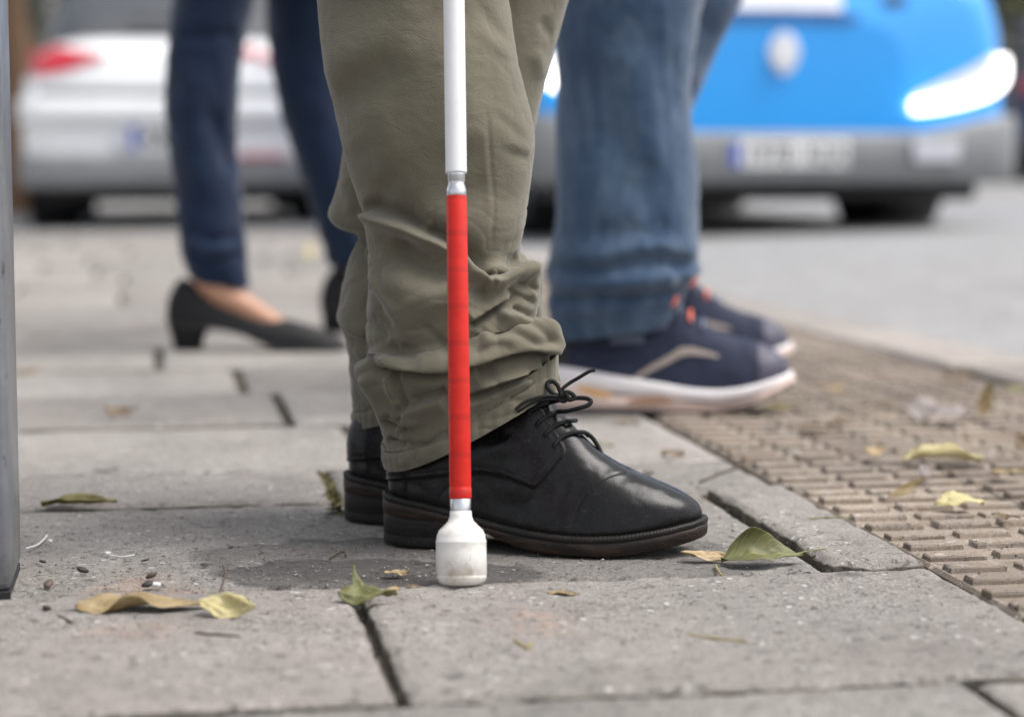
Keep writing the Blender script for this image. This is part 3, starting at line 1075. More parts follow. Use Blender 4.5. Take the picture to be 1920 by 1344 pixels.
def worn_edge(name, a, b, rough=0.5):
    m = NT(name)
    p = m.obj()
    st = m.noise(m.scaled(p, (1.0, 1.0, 6.0)), 30, 5, 0.65)
    c = m.mix(m.ramp(st, [(0.42, 0.0), (0.68, 1.0)]), a, b)
    sp = m.noise(p, 260, 3, 0.7)
    c = m.mix(m.ramp(sp, [(0.62, 0.0), (0.75, 0.5)]), c, (0.13, 0.11, 0.09))
    m.set(Base__Color=c, Roughness=rough, Normal=m.bump(m.math('ADD', st, sp), 0.4, 0.0008))
    m.set(Specular__IOR__Level=0.25)
    return m.m


M_LEATHER = leather_mat()
M_SOLE = worn_edge('sole_edge', (0.012, 0.0086, 0.0070), (0.042, 0.026, 0.018))
M_WELT = worn_edge('welt', (0.008, 0.0075, 0.007), (0.017, 0.014, 0.012), 0.45)
M_HEEL = worn_edge('heel_stack', (0.008, 0.0075, 0.0075), (0.017, 0.016, 0.015), 0.5)
M_LACE = simple('lace_cord', (0.008, 0.008, 0.009), 0.75, spec=0.3)
M_SUEDE = simple('dark_pump_leather', (0.009, 0.0085, 0.0095), 0.6, spec=0.3)
M_SKIN = NT('skin').set(Base__Color=(0.44, 0.235, 0.15), Roughness=0.5, Subsurface__Weight=0.15, Subsurface__Scale=0.01).m
M_KNIT = simple('navy_knit', (0.012, 0.018, 0.045), 0.8)
M_KNITG = simple('grey_toe_overlay', (0.050, 0.046, 0.080), 0.5)
M_FOAM = simple('white_foam', (0.78, 0.74, 0.74), 0.6)
M_FOAMP = simple('peach_foam', (0.62, 0.48, 0.42), 0.6)
M_ORANGE = simple('orange_lace', (0.85, 0.16, 0.08), 0.6)
M_ORANGEP = simple('orange_foam', (0.72, 0.42, 0.16), 0.6)
M_FOAMB = simple('brown_foam', (0.42, 0.25, 0.17), 0.6)
M_KNITB = simple('pale_blue_strip', (0.10, 0.13, 0.20), 0.4)
M_WAVE = simple('beige_side_stripe', (0.36, 0.30, 0.27), 0.5)
M_RUBBERS = simple('outsole_rubber', (0.10, 0.09, 0.10), 0.8)


# ================================================================== fold sculpting
def stroke_field(px, strokes):
    """height (metres) and downward pull (metres) of fold strokes drawn across the cloth"""
    H = np.zeros(px.shape[:-1])
    D = np.zeros_like(H)
    for s in strokes:
        pts = crom(np.array(s['p'], float), 5) if len(s['p']) > 2 else np.array(s['p'], float)
        su, sd_ = s['w']
        m = 3.2 * max(su, sd_)
        lo, hi = pts.min(0) - m, pts.max(0) + m
        sel = np.where((px[..., 0] > lo[0]) & (px[..., 0] < hi[0]) & (px[..., 1] > lo[1]) & (px[..., 1] < hi[1]))
        if len(sel[0]) == 0:
            continue
        q = px[sel]
        L = np.concatenate([[0], np.cumsum(np.linalg.norm(np.diff(pts, axis=0), axis=1))])
        best = np.full(len(q), 1e9)
        sgn = np.zeros(len(q))
        tt = np.zeros(len(q))
        for i in range(len(pts) - 1):
            a, b = pts[i], pts[i + 1]
            ab = b - a
            l2 = ab @ ab + 1e-9
            t = np.clip(((q - a) @ ab) / l2, 0, 1)
            c = a + t[:, None] * ab
            d = np.linalg.norm(q - c, axis=1)
            sg = (q - a) @ np.array([-ab[1], ab[0]])
            k = d < best
            best[k] = d[k]
            sgn[k] = np.sign(sg[k])
            tt[k] = (L[i] + t[k] * (L[i + 1] - L[i])) / L[-1]
        sig = np.where(sgn > 0, sd_, su)
        ta, tb = s.get('t', (0.2, 0.2))
        tap = (sstep(0, ta, tt) if ta > 0 else 1.0) * (sstep(0, tb, 1 - tt) if tb > 0 else 1.0)
        g = np.exp(-0.5 * (best / sig) ** 2) * tap
        H[sel] += s['a'] * 0.001 * g
        if 'pull' in s:
            D[sel] += s['pull'] * 0.001 * g
    return H, D


def leg_rows(rows, n, m, ratio_pow=2.0):
    """rows: (Lx, Ly, DL, Rx, Ry, DR, depth half width as a share of the half width[, sag])"""
    ctr = []
    for r in rows:
        Lp, Rp = at(r[0], r[1], r[2]), at(r[3], r[4], r[5])
        ctr.append(np.concatenate([Lp, Rp, [r[6], r[7] if len(r) > 7 else 0.0]]))
    C = resample_rows(np.array(ctr), n)
    Lp, Rp, k, sag = C[:, 0:3], C[:, 3:6], C[:, 6], C[:, 7]
    th = np.linspace(0, 2 * math.pi, m, endpoint=False)
    c, s = np.cos(th), np.sin(th)
    e = 2.0 / ratio_pow
    cc = np.sign(c) * np.abs(c) ** e
    ss = np.sign(s) * np.abs(s) ** e
    mid, half = (Lp + Rp) / 2, (Rp - Lp) / 2
    hw = np.linalg.norm(half, axis=1)
    dirb = np.cross(np.array([0, 0, 1.0]), half)
    dirb /= np.linalg.norm(dirb, axis=1)[:, None]
    P = mid[:, None] + half[:, None] * cc[None, :, None] + (dirb * (hw * k)[:, None])[:, None] * ss[None, :, None]
    P[..., 2] -= sag[:, None] * (np.maximum(0, -s) ** 0.8 * (1 - 0.45 * c))[None]
    return P


def grid_normals(P):
    du = np.roll(P, -1, 1) - np.roll(P, 1, 1)
    dv = np.gradient(P, axis=0)
    n = np.cross(du, -dv)
    n /= np.linalg.norm(n, axis=2)[..., None] + 1e-12
    return n


def leg_cloth(name, rows, strokes, mat, parent, n=300, m=220, keep=0.22, rough_amp=0.0006, hem=True, cap=True, seed=0, hem_band=0.0, crease=0.0, thread=None, hem_px=None):
    P = leg_rows(rows, n, m)
    N = grid_normals(P)
    px = project(P)
    view = P - _C
    view /= np.linalg.norm(view, axis=2)[..., None]
    fac = np.abs((N * view).sum(2))
    H, D = stroke_field(px, strokes)
    w = keep + (1 - keep) * sstep(0.05, 0.55, fac)
    H = H * w + rough_amp * fbm(P * np.array([22, 22, 16]) + seed * 3.1, 3) * 1.4 + rough_amp * 0.35 * fbm(P * 75 + seed, 2)
    if crease:
        # fine dry creases, stronger where the cloth is bunched
        bun = 0.25 + 0.75 * sstep(360, 480, px[..., 1])
        for sc_, am, ps in (((16, 16, 46), 1.0, 5), ((30, 30, 70), 0.7, 6), ((60, 60, 34), 0.35, 5)):
            wp = P + 0.02 * np.stack([fbm(P * 18 + 3, 2), fbm(P * 18 + 9, 2), fbm(P * 18 + 17, 2)], -1)
            r_ = 1 - np.abs(vnoise(wp * np.array(sc_) + seed * 7.7))
            H = H - crease * am * bun * (r_ ** ps - 0.2)
    # body of the hem: a doubled edge, with its stitch groove and small puckers along it
    if hem_band:
        dist = np.linalg.norm(P - P[-1][None], axis=2)
        inside = 1 - sstep(hem_band - 0.0012, hem_band + 0.0012, dist)
        H = H + 0.0013 * inside
        th = np.linspace(0, 2 * math.pi, m, endpoint=False)[None]
        puck = 0.5 + 0.5 * np.sin(th * 34 + 3 * np.sin(th * 5))
        H = H - 0.0024 * np.exp(-0.5 * ((dist - hem_band) / 0.0016) ** 2) * (0.5 + 0.9 * puck)
        H = H + 0.0010 * np.exp(-0.5 * ((dist - hem_band * 0.6) / (hem_band * .4)) ** 2) * (puck - 0.5)
    Q = P + N * H[..., None]
    Q[..., 2] -= D * w
    mb = MB()
    mb.grid(Q, close_u=True)
    if hem:
        inner = [Q[-1]]
        c = Q[-1].mean(0)
        for k, (off, up) in enumerate(((0.0012, -0.0008), (0.0026, 0.0), (0.0032, 0.004), (0.0034, 0.03))):
            r = c - Q[-1]
            r[:, 2] = 0
            r /= np.linalg.norm(r, axis=1)[:, None] + 1e-9
            w_ = Q[-1] + r * off
            w_[:, 2] += up
            inner.append(w_)
        mb.grid(inner, close_u=True)
    if cap:
        mb.fan(Q[0], flip=True)
    o = mb.build(name, mat, parent)
    if thread is not None and hem_band:
        # the row of stitches that holds the hem
        ii = np.argmin(np.abs(dist - hem_band), axis=0)
        line = np.array([Q[ii[j], j] + N[ii[j], j] * 0.0003 for j in range(m)])
        ms = MB()
        for j in range(0, m - 2, 2):
            a, b_ = line[j], line[j] * .25 + line[(j + 1) % m] * .75
            ms.tube([a, (a + b_) / 2 + N[ii[j], j] * .0004, b_], 0.0006, 5, 1)
        tag(ms.build('hem_stitching', thread, o), kind='stuff')
    return o


def body_skin(name, chains, mat, label, group=None):
    """a continuous body grown from a skeleton of joints: chains of (x, y, z, radius), the first point of the first chain is the pelvis"""
    V, E, R = [], [], []
    idx = {}
    for ch in chains:
        prev = None
        for (x, y, z, r) in ch:
            key = (round(x, 4), round(y, 4), round(z, 4))
            if key not in idx:
                idx[key] = len(V)
                V.append((x, y, z))
                R.append(r)
            if prev is not None and prev != idx[key]:
                E.append((prev, idx[key]))
            prev = idx[key]
    me = bpy.data.meshes.new(name)
    me.from_pydata(V, E, [])
    o = bpy.data.objects.new(name, me)
    COL.objects.link(o)
    md = o.modifiers.new('skin', 'SKIN')
    md.use_smooth_shade = True
    for i, r in enumerate(R):
        sv = me.skin_vertices[0].data[i]
        sv.radius = (r, r)
        sv.use_root = i == 0
    ss = o.modifiers.new('sub', 'SUBSURF')
    ss.levels = ss.render_levels = 2
    me.materials.append(mat)
    tag(o, label, 'person', group)
    return o


# ================================================================== shoes
def prof(tab, s):
    tab = np.array(tab, float)
    out = []
    for k in range(1, tab.shape[1]):
        x, y = tab[:, 0], tab[:, k]
        # monotone cubic (Fritsch-Carlson)
        h = np.diff(x)
        d = np.diff(y) / h
        mm = np.zeros(len(x))
        mm[1:-1] = np.where(d[:-1] * d[1:] > 0, 2 * d[:-1] * d[1:] / (d[:-1] + d[1:] + 1e-12), 0)
        mm[0], mm[-1] = d[0], d[-1]
        i = np.clip(np.searchsorted(x, s) - 1, 0, len(x) - 2)
        t = (s - x[i]) / h[i]
        out.append((2 * t ** 3 - 3 * t ** 2 + 1) * y[i] + (t ** 3 - 2 * t ** 2 + t) * h[i] * mm[i] + (-2 * t ** 3 + 3 * t ** 2) * y[i + 1] + (t ** 3 - t ** 2) * h[i] * mm[i + 1])
    return out


def loft_upper(tab, ns, nf, open_top=None):
    """tab: (s, half width, z bottom, z top, squareness, narrowing to the top)"""
    s0, s1 = tab[0][0], tab[-1][0]
    a = np.linspace(0, math.pi, ns)
    s = s0 + (s1 - s0) * (0.5 - 0.5 * np.cos(a)) * 0.5 + (s1 - s0) * np.linspace(0, 1, ns) * 0.5
    w, zb, zt, e, kk = prof(tab, s)
    ph = np.linspace(0, math.pi, nf)
    c, sn = np.cos(ph), np.sin(ph)
    y = -np.sign(c)[None] * np.abs(c)[None] ** (2 / e[:, None])
    zz = np.abs(sn)[None] ** (2 / e[:, None])
    y = y * w[:, None] * (1 - kk[:, None] * zz)
    z = zb[:, None] + (zt - zb)[:, None] * zz
    x = np.repeat(s[:, None], nf, 1)
    return np.stack([x, y, z], -1), s


def outline(tab, off, n=400):
    """plan outline of a shoe as a closed ring of (x, y) offset outward"""
    s = tab[0][0] + (tab[-1][0] - tab[0][0]) * (0.5 - 0.5 * np.cos(np.linspace(0, math.pi, n // 2)))
    w = prof(tab, s)[0]
    near = np.stack([s, -w], 1)
    far = np.stack([s[::-1], w[::-1]], 1)
    R = np.vstack([near, far])
    # drop doubles
    keep = np.linalg.norm(R - np.roll(R, 1, 0), axis=1) > 1e-5
    R = R[keep]
    T = np.roll(R, -1, 0) - np.roll(R, 1, 0)
    T /= np.linalg.norm(T, axis=1)[:, None]
    Nn = np.stack([T[:, 1], -T[:, 0]], 1)
    return R + Nn * off


DERBY = [  # s, half width, z bottom (feather), z top, squareness, narrowing
    (0.000, 0.003, 0.048, 0.082, 2.6, 0.10), (0.004, 0.0150, 0.047, 0.095, 2.6, 0.10), (0.012, 0.0235, 0.046, 0.110, 2.7, 0.12), (0.030, 0.0315, 0.044, 0.128, 2.8, 0.20),
    (0.060, 0.0345, 0.039, 0.150, 2.8, 0.28), (0.095, 0.0350, 0.030, 0.168, 2.7, 0.36), (0.120, 0.0375, 0.0245, 0.169, 2.6, 0.42), (0.140, 0.0415, 0.0215, 0.163, 2.45, 0.45), (0.158, 0.0460, 0.0195, 0.149, 2.3, 0.44),
    (0.175, 0.0500, 0.0185, 0.129, 2.2, 0.40), (0.193, 0.0530, 0.0180, 0.110, 2.15, 0.33), (0.213, 0.0540, 0.0185, 0.0925, 2.15, 0.24), (0.238, 0.0515, 0.0200, 0.0785, 2.2, 0.14),
    (0.262, 0.0450, 0.0230, 0.0690, 2.25, 0.07), (0.282, 0.0365, 0.0262, 0.0610, 2.3, 0.03), (0.296, 0.0270, 0.0290, 0.0540, 2.3, 0.0), (0.305, 0.0175, 0.0305, 0.0475, 2.2, 0.0), (0.310, 0.0080, 0.0318, 0.0410, 2.1, 0.0), (0.3115, 0.0010, 0.0325, 0.0370, 2.0, 0.0)]
SOLE_BOT = [(-0.01, 0.026), (0.0, 0.026), (0.075, 0.022), (0.10, 0.0185), (0.125, 0.0085), (0.15, 0.002), (0.175, 0.0), (0.225, 0.0002), (0.25, 0.0022), (0.275, 0.0065), (0.30, 0.0115), (0.33, 0.019)]

SHOE_POS = np.array([-0.122, 2.092])
SHOE_RZ = math.radians(-12)
M_SHOE = Matrix.Translation((SHOE_POS[0], SHOE_POS[1], 0.0005)) @ Matrix.Rotation(SHOE_RZ, 4, 'Z')
MI_SHOE = M_SHOE.inverted()


def shoe_px(P):
    """photo pixels of shoe-local points, both sides folded on to the near side"""
    Q = P.copy()
    Q[..., 1] = -np.abs(Q[..., 1])
    R = np.array(M_SHOE.to_3x3())
    return project(Q @ R.T + np.array(M_SHOE.translation))


def poly_dist(q, pts):
    """signed distance to an open polyline: positive on the right of its direction (below, when drawn left to right)"""
    pts = np.array(pts, float)
    best = np.full(q.shape[:-1], 1e9)
    sg = np.zeros(q.shape[:-1])
    for a, b in zip(pts[:-1], pts[1:]):
        ab = b - a
        t = np.clip(((q - a) @ ab) / (ab @ ab), 0, 1)
        d = np.linalg.norm(q - (a + t[..., None] * ab), axis=-1)
        s = (q - a) @ np.array([-ab[1], ab[0]])
        k = d < best
        best = np.where(k, d, best)
        sg = np.where(k, np.sign(s), sg)
    return best * sg


def build_derby(parent):
    P, s = loft_upper(DERBY, 360, 240)
    N = np.cross(np.gradient(P, axis=0), np.gradient(P, axis=1))
    N /= np.linalg.norm(N, axis=2)[..., None] + 1e-12
    px = shoe_px(P)
    # derby quarter: stands proud of the vamp and ends at the throat
    edge = np.array([(640, 905), (760, 898), (880, 886), (930, 889), (975, 903), (1002, 913), (1020, 897), (1046, 866), (1058, 848), (1053, 830), (1038, 806), (1022, 780), (1006, 752), (992, 725), (975, 690)])
    d = poly_dist(px, crom(edge, 4))           # negative: inside (left / above)
    H = 0.0027 * (1 - sstep(-1.4, 1.4, d))
    # stitch rows inside the edge
    for off, a in ((-6, -0.00045), (-10, -0.0004)):
        H += a * np.exp(-0.5 * ((d - off) / 1.1) ** 2)
    # toe cap seam, flex creases, heel counter seam
    st = [dict(p=[(1172, 884), (1140, 893), (1110, 915), (1086, 945), (1072, 985)], a=-0.55, w=(2.0, 1.4), t=(.02, .1)),
          dict(p=[(1180, 884), (1146, 896), (1116, 918), (1092, 948), (1080, 985)], a=0.5, w=(5, 9), t=(.02, .2)),
          dict(p=[(1095, 878), (1060, 905), (1040, 925)], a=-0.7, w=(5, 4), t=(.3, .4)), dict(p=[(1075, 900), (1050, 930), (1042, 958)], a=-0.6, w=(4, 5), t=(.3, .4)),
          dict(p=[(1110, 872), (1075, 893), (1052, 912)], a=0.7, w=(6, 6), t=(.3, .4)), dict(p=[(1010, 925), (985, 950), (975, 985)], a=-0.5, w=(6, 5), t=(.4, .4)),
          dict(p=[(850, 905), (826, 930), (818, 965)], a=-0.8, w=(2, 2), t=(.05, .05)),
          dict(p=[(1180, 930), (1230, 925), (1280, 945)], a=-0.45, w=(10, 8), t=(.4, .4)), dict(p=[(1150, 950), (1210, 952), (1270, 968)], a=0.6, w=(10, 9), t=(.4, .4)),
          dict(p=[(900, 850), (950, 840), (1000, 835)], a=0.7, w=(14, 14), t=(.4, .4)), dict(p=[(905, 810), (950, 812), (990, 826)], a=-0.6, w=(9, 9), t=(.4, .4)),
          dict(p=[(900, 930), (950, 945), (1010, 952)], a=-0.6, w=(12, 12), t=(.4, .4)), dict(p=[(730, 900), (770, 905), (800, 925)], a=-0.6, w=(8, 8), t=(.3, .3))]
    H += stroke_field(px, st)[0]
    H += 0.00045 * fbm(P * 45, 3)
    # feather line: the leather turns in above the welt
    zb = np.interp(P[..., 0], s, prof(DERBY, s)[1])
    H += -0.0012 * np.exp(-((P[..., 2] - zb) / 0.003) ** 2)
    Q = P + N * H[..., None]
    mb = MB()
    mb.grid(Q)
    mb.fan(Q[0][::-1])
    shoe = mb.build('shoe', M_LEATHER, parent)
    # welt and sole
    def ring(off, zf, wob=0.0):
        R = outline(DERBY, off, 900)
        z = zf(R[:, 0])
        if wob:
            R2 = outline(DERBY, off + wob, 900)
            k = (np.arange(len(R)) // 2) % 2
            R = np.where(k[:, None] == 1, R2, R)
        return np.column_stack([R, z])
    top = lambda x: np.interp(x, s, prof(DERBY, s)[1]) + 0.0006
    bot = lambda x: prof(SOLE_BOT, np.clip(x, -0.009, 0.329))[0]
    wid = lambda f: (lambda x: bot(x) + (top(x) - bot(x)) * f)
    mb = MB()
    rows = [ring(-0.004, lambda x: top(x) + .0006), ring(0.0015, lambda x: top(x) + .0006), ring(0.0040, lambda x: top(x) + .0004, 0.0004), ring(0.0055, lambda x: top(x) - .001, 0.0003), ring(0.0058, lambda x: top(x) - .004), ring(0.0050, lambda x: top(x) - .0056)]
    mb.grid(rows, close_u=True)
    welt = mb.build('welt', M_WELT, shoe)
    mb = MB()
    rows = [ring(0.0040, lambda x: top(x) - .0050), ring(0.0054, lambda x: top(x) - .0062), ring(0.0056, wid(.45)), ring(0.0052, wid(.14)), ring(0.0035, wid(.02)), ring(0.000, wid(0.0)), ring(-0.02, wid(0.0))]
    mb.grid(rows, close_u=True)
    c = rows[-1]
    m2 = len(c) // 2
    mb.build('sole', M_SOLE, shoe)
    # heel block
    R = outline(DERBY, 0.0048, 500)
    R = R[R[:, 0] < 0.083]
    k = np.argmax(np.linalg.norm(R - np.roll(R, 1, 0), axis=1))
    R = np.roll(R, -k, 0)
    mb = MB()
    rw = []
    for z, sc in ((0.0, 0.985), (0.0012, 0.995), (0.0085, 0.997), (0.0092, 0.990), (0.0100, 0.997), (0.018, 1.0), (0.0255, 1.0), (0.0265, 0.99), (0.03, 0.98)):
        q = (R - R.mean(0)) * sc + R.mean(0)
        rw.append(np.column_stack([q, np.where(z > 0.025, np.maximum(z, bot(q[:, 0]) + (z - .0262)), np.minimum(z, bot(q[:, 0])))]))
    mb.grid(rw, close_u=True)
    mb.fan(rw[0], flip=True)
    mb.build('heel', M_HEEL, shoe)
    return shoe


# ================================================================== the man with the cane
man_pts = lambda px, py, Y: tuple(at(px, py, Y))
NEARX, FARX = -0.075, -0.055
NEAR_A = at(820, 800, 2.075)
FAR_A = at(760, 760, 2.21)
hipz = 0.92
pel = (-0.06, 2.16, hipz)
def leg_chain(a, kx, ky, toe):
    return [(*pel, 0.09), ((pel[0] + kx) / 2, (pel[1] + ky) / 2, 0.80, 0.075), (kx, ky, 0.52, 0.05), (a[0], a[1], 0.30, 0.042), (a[0], a[1], 0.12, 0.028), (a[0] + .005, a[1], 0.085, 0.026), (a[0] + (toe[0] - a[0]) * .5, a[1] + (toe[1] - a[1]) * .5, 0.062, 0.022), (*toe, 0.048, 0.014)]
near_ax = tuple(np.array(M_SHOE @ Vector((0.07, 0, 0)))[:2])
near_toe = tuple(np.array(M_SHOE @ Vector((0.25, 0, 0)))[:2])
FSX, FSY = -0.171, 2.222
M_FAR = Matrix.Translation((FSX, FSY, 0.0005)) @ Matrix.Rotation(SHOE_RZ, 4, 'Z')
far_ax = tuple(np.array(M_FAR @ Vector((0.07, 0, 0)))[:2])
far_toe = tuple(np.array(M_FAR @ Vector((0.25, 0, 0)))[:2])
man = body_skin('person', [leg_chain(near_ax, -0.085, 2.09, near_toe), leg_chain(far_ax, -0.05, 2.24, far_toe)], M_SKIN,
                'person in olive trousers and black lace-up leather shoes standing with a white cane')

D0, D1 = 2.092, 2.062
near_rows = [
    (560, -800, 2.13, 1030, -800, 2.13, .86), (560, -450, 2.12, 1010, -450, 2.12, .84), (577, -190, 2.11, 985, -190, 2.10, .82),
    (592, -40, 2.10, 955, -40, 2.09, .80), (597, 30, 2.10, 960, 30, 2.09, .80), (606, 105, D0, 971, 107, 2.08, .80), (622, 180, D0, 988, 178, 2.08, .80),
    (636, 245, D0, 1002, 245, 2.08, .80), (652, 310, D0, 998, 318, 2.08, .80), (666, 355, D0, 991, 372, 2.08, .80), (680, 398, D0, 984, 425, 2.07, .80),
    (684, 425, D0, 976, 466, 2.07, .80), (690, 462, D0, 979, 487, 2.07, .80), (694, 505, D0, 1010, 497, 2.07, .80), (694, 545, D0, 1018, 520, 2.07, .80),
    (691, 585, D0, 1015, 556, 2.07, .80), (690, 625, D0, 1004, 596, 2.065, .80), (695, 652, D0, 1004, 610, 2.065, .80), (690, 667, D0, 1026, 613, 2.06, .76),
    (672, 677, D0, 1038, 636, 2.06, .74), (667, 693, D0, 1036, 662, 2.06, .72), (672, 718, D0, 1030, 684, 2.06, .70), (690, 745, D0, 1036, 694, 2.06, .68, .002), (708, 778, D0, 1043, 704, 2.058, .66, .006),
    (719, 808, D0, 1046, 711, 2.057, .64, .011), (718, 832, D0, 1047, 716, 2.056, .63, .016), (723, 852, D0, 1048, 722, 2.055, .62, .020)]
S = lambda p, a, w, t=(.2, .2), pull=None: dict(p=p, a=a, w=w, t=t, **({'pull': pull} if pull else {}))
near_strokes = [
    # thigh and knee: broad soft swells and a pressed seam
    S([(560, 190), (640, 130), (720, 60), (800, -30)], 4.5, (34, 26), (.1, .2)), S([(600, 230), (690, 150), (760, 90)], -3.5, (22, 26), (.2, .3)),
    S([(690, 170), (712, 240), (740, 330)], 3.0, (26, 34), (.3, .3)), S([(655, 260), (690, 330), (735, 385)], -4, (26, 18), (.3, .3)),
    S([(880, -20), (915, 30), (962, 90)], -2.0, (7, 11), (.45, .3)), S([(880, 40), (925, 80), (965, 118)], 1.5, (12, 8), (.45, .3)), S([(925, 205), (950, 232), (985, 262)], -1.2, (6, 8), (.45, .3)),
    S([(940, 280), (972, 292), (998, 300)], -1.5, (7, 8), (.45, .1)), S([(940, 264), (972, 276), (998, 283)], 1.2, (9, 7), (.45, .1)),
    S([(910, 190), (921, 300), (926, 360), (926, 420), (922, 478)], -1.0, (2.6, 4.5), (.2, .15)), S([(905, 240), (912, 300), (917, 360), (917, 420)], 0.9, (9, 6), (.2, .2)),
    S([(780, 280), (860, 340), (900, 400)], -3.5, (40, 36), (.3, .3)), S([(830, 120), (870, 200), (890, 300)], 3.5, (30, 40), (.3, .3)),
    S([(700, 330), (740, 380), (800, 410)], -3.5, (22, 20), (.3, .3)),
    # F1 the great diagonal fold below the knee: dark tuck above, bright lip, soft hollow under it
    S([(676, 384), (707, 398), (755, 414), (800, 434), (838, 452), (880, 488), (918, 518)], -9, (17, 7), (.06, .1)),
    S([(684, 402), (708, 412), (755, 428), (800, 449), (838, 467), (878, 502), (922, 528)], 8.5, (5, 15), (.02, .08), -3),
    S([(730, 450), (770, 480), (820, 512), (860, 530)], -6.5, (20, 22), (.2, .3)),
    S([(785, 440), (800, 425), (812, 418)], 4, (7, 7), (.3, .3)),
    # billow across the shin
    S([(693, 470), (700, 540), (700, 610)], 3.0, (24, 30), (.2, .2)), S([(720, 585), (790, 560), (850, 560), (900, 545)], 8.5, (44, 44), (.15, .3)),
    S([(700, 545), (745, 520), (790, 528)], 3.5, (24, 26), (.2, .3)), S([(697, 540), (704, 534), (716, 528)], -3, (4, 5), (.1, .4)),
    S([(722, 640), (750, 660), (800, 672)], -3.5, (13, 11), (.3, .3)), S([(722, 632), (742, 640), (765, 655)], 3.2, (7, 8), (.3, .3)),
    # bottom lip of the billow and the shade under it
    S([(692, 655), (708, 672), (735, 680), (780, 683), (838, 683), (882, 672)], 7.0, (18, 4.5), (.08, .1), 5),
    S([(694, 668), (712, 686), (740, 692), (785, 694), (838, 692), (890, 682)], -8, (4.5, 13), (.1, .15)),
    # F3 right-hand folds
    S([(905, 528), (925, 528), (960, 512), (990, 500), (1010, 494)], 6.5, (7, 15), (.1, .0)), S([(905, 508), (935, 514), (960, 500), (980, 487)], -7.5, (9, 5), (.2, .05)),
    S([(880, 545), (910, 552), (960, 540), (1010, 528)], -4, (10, 11), (.25, .1)), S([(918, 526), (926, 520), (934, 500)], 4, (4, 7), (.2, .3)),
    S([(876, 612), (905, 594), (940, 571), (962, 560), (985, 555)], -7.0, (6, 5), (.1, .25)), S([(876, 598), (905, 580), (940, 558), (968, 548)], 5.0, (14, 5), (.1, .2), 3),
    S([(930, 585), (965, 590), (1000, 606), (1034, 616)], 6.5, (6, 20), (.1, .0)), S([(955, 575), (985, 592), (1008, 600)], -4, (6, 4), (.2, .1)),
    S([(880, 640), (940, 625), (1000, 630), (1048, 636)], 4.5, (22, 20), (.2, .0)), S([(890, 650), (930, 655), (975, 645), (1030, 640)], -2.4, (8, 8), (.3, .2)),
    # F4 lower lip of the right-hand fold
    S([(860, 672), (885, 672), (930, 660), (985, 648), (1030, 652), (1046, 654)], 6.5, (14, 4.5), (.1, .0), 5), S([(868, 682), (890, 682), (935, 670), (990, 658), (1034, 666)], -8.5, (4.5, 10), (.1, .0)),
    S([(905, 640), (950, 628), (1000, 640), (1030, 634)], -2.6, (3, 5), (.3, .2)), S([(955, 612), (990, 622), (1022, 640), (1036, 652)], -2.4, (3, 6), (.3, .1)), S([(885, 660), (930, 645), (965, 648)], -1.8, (3, 5), (.2, .3)),
    S([(1000, 608), (1020, 620), (1048, 624)], 2.0, (4, 5), (.3, .0)), S([(990, 655), (1015, 645), (1044, 645)], 1.8, (4, 4), (.3, .0)),
    S([(700, 600), (740, 640), (790, 652)], -2.4, (4, 8), (.2, .3)), S([(790, 600), (830, 640), (845, 670)], -2.0, (5, 8), (.3, .2)), S([(715, 480), (735, 540), (770, 580)], -2.2, (5, 9), (.3, .3)),
    S([(960, 520), (985, 530), (1014, 545)], -2.2, (3, 5), (.3, .1)), S([(945, 535), (975, 552), (1008, 570)], -2.2, (3, 5), (.3, .1)), S([(1000, 500), (996, 530), (1005, 560)], 1.8, (4, 5), (.2, .2)),
    # F5 the fold above the hem
    S([(882, 720), (925, 712), (975, 698), (1020, 686)], 4.0, (10, 12), (.2, .1)), S([(890, 700), (915, 692), (930, 682)], -4, (7, 10), (.2, .4)), 
    S([(850, 752), (885, 742), (940, 720), (990, 702), (1030, 688)], -6.0, (5, 6), (.1, .0)), S([(850, 742), (885, 732), (940, 711), (990, 694)], 3.4, (9, 4), (.2, .1)),
    S([(845, 765), (890, 755), (950, 730), (1000, 712)], 3.2, (4, 9), (.2, .1)),
    # F6 left lower part
    S([(666, 680), (680, 672), (696, 668)], -3.5, (4, 6), (.05, .1)), S([(731, 690), (750, 735), (764, 765), (770, 770)], -4.5, (6, 5), (.2, .2)), S([(720, 700), (738, 740), (752, 768)], 3.4, (12, 6), (.2, .2)),
    S([(672, 706), (696, 748), (716, 778), (740, 790), (766, 792)], 3.5, (10, 6), (.1, .2)), S([(716, 784), (730, 796), (752, 802), (766, 798)], -6.5, (4, 5), (.15, .15)), S([(722, 776), (742, 790), (760, 786)], -4.0, (5, 5), (.2, .2)),
    S([(764, 800), (768, 770), (800, 756), (838, 746)], 6.5, (5, 18), (.1, .1)), S([(770, 758), (800, 744), (838, 732)], -4.5, (10, 5), (.2, .1)), S([(770, 700), (800, 715), (838, 722)], 2.5, (16, 16), (.3, .3)),
    # F7 bunching at the hem
    S([(742, 812), (750, 800), (768, 790)], 3.5, (6, 6), (.2, .3)), S([(726, 822), (744, 830), (764, 832)], -4.2, (4, 5), (.1, .2)), S([(748, 838), (756, 824), (760, 812)], 2.6, (5, 5), (.2, .3)), S([(764, 832), (790, 836), (820, 824), (840, 812)], -3.0, (4, 4), (.1, .1)),
    S([(755, 872), (764, 856), (756, 838)], 1.6, (4, 5), (.1, .2)), S([(775, 868), (780, 850), (778, 838)], -1.5, (5, 5), (.1, .2)),
]
for k_, s_ in enumerate(near_strokes):
    s_['a'] *= 1.15 if k_ < 13 else 1.75
    if k_ >= 13:
        s_['w'] = (max(2.2, s_['w'][0] * .86), max(2.2, s_['w'][1] * .86))
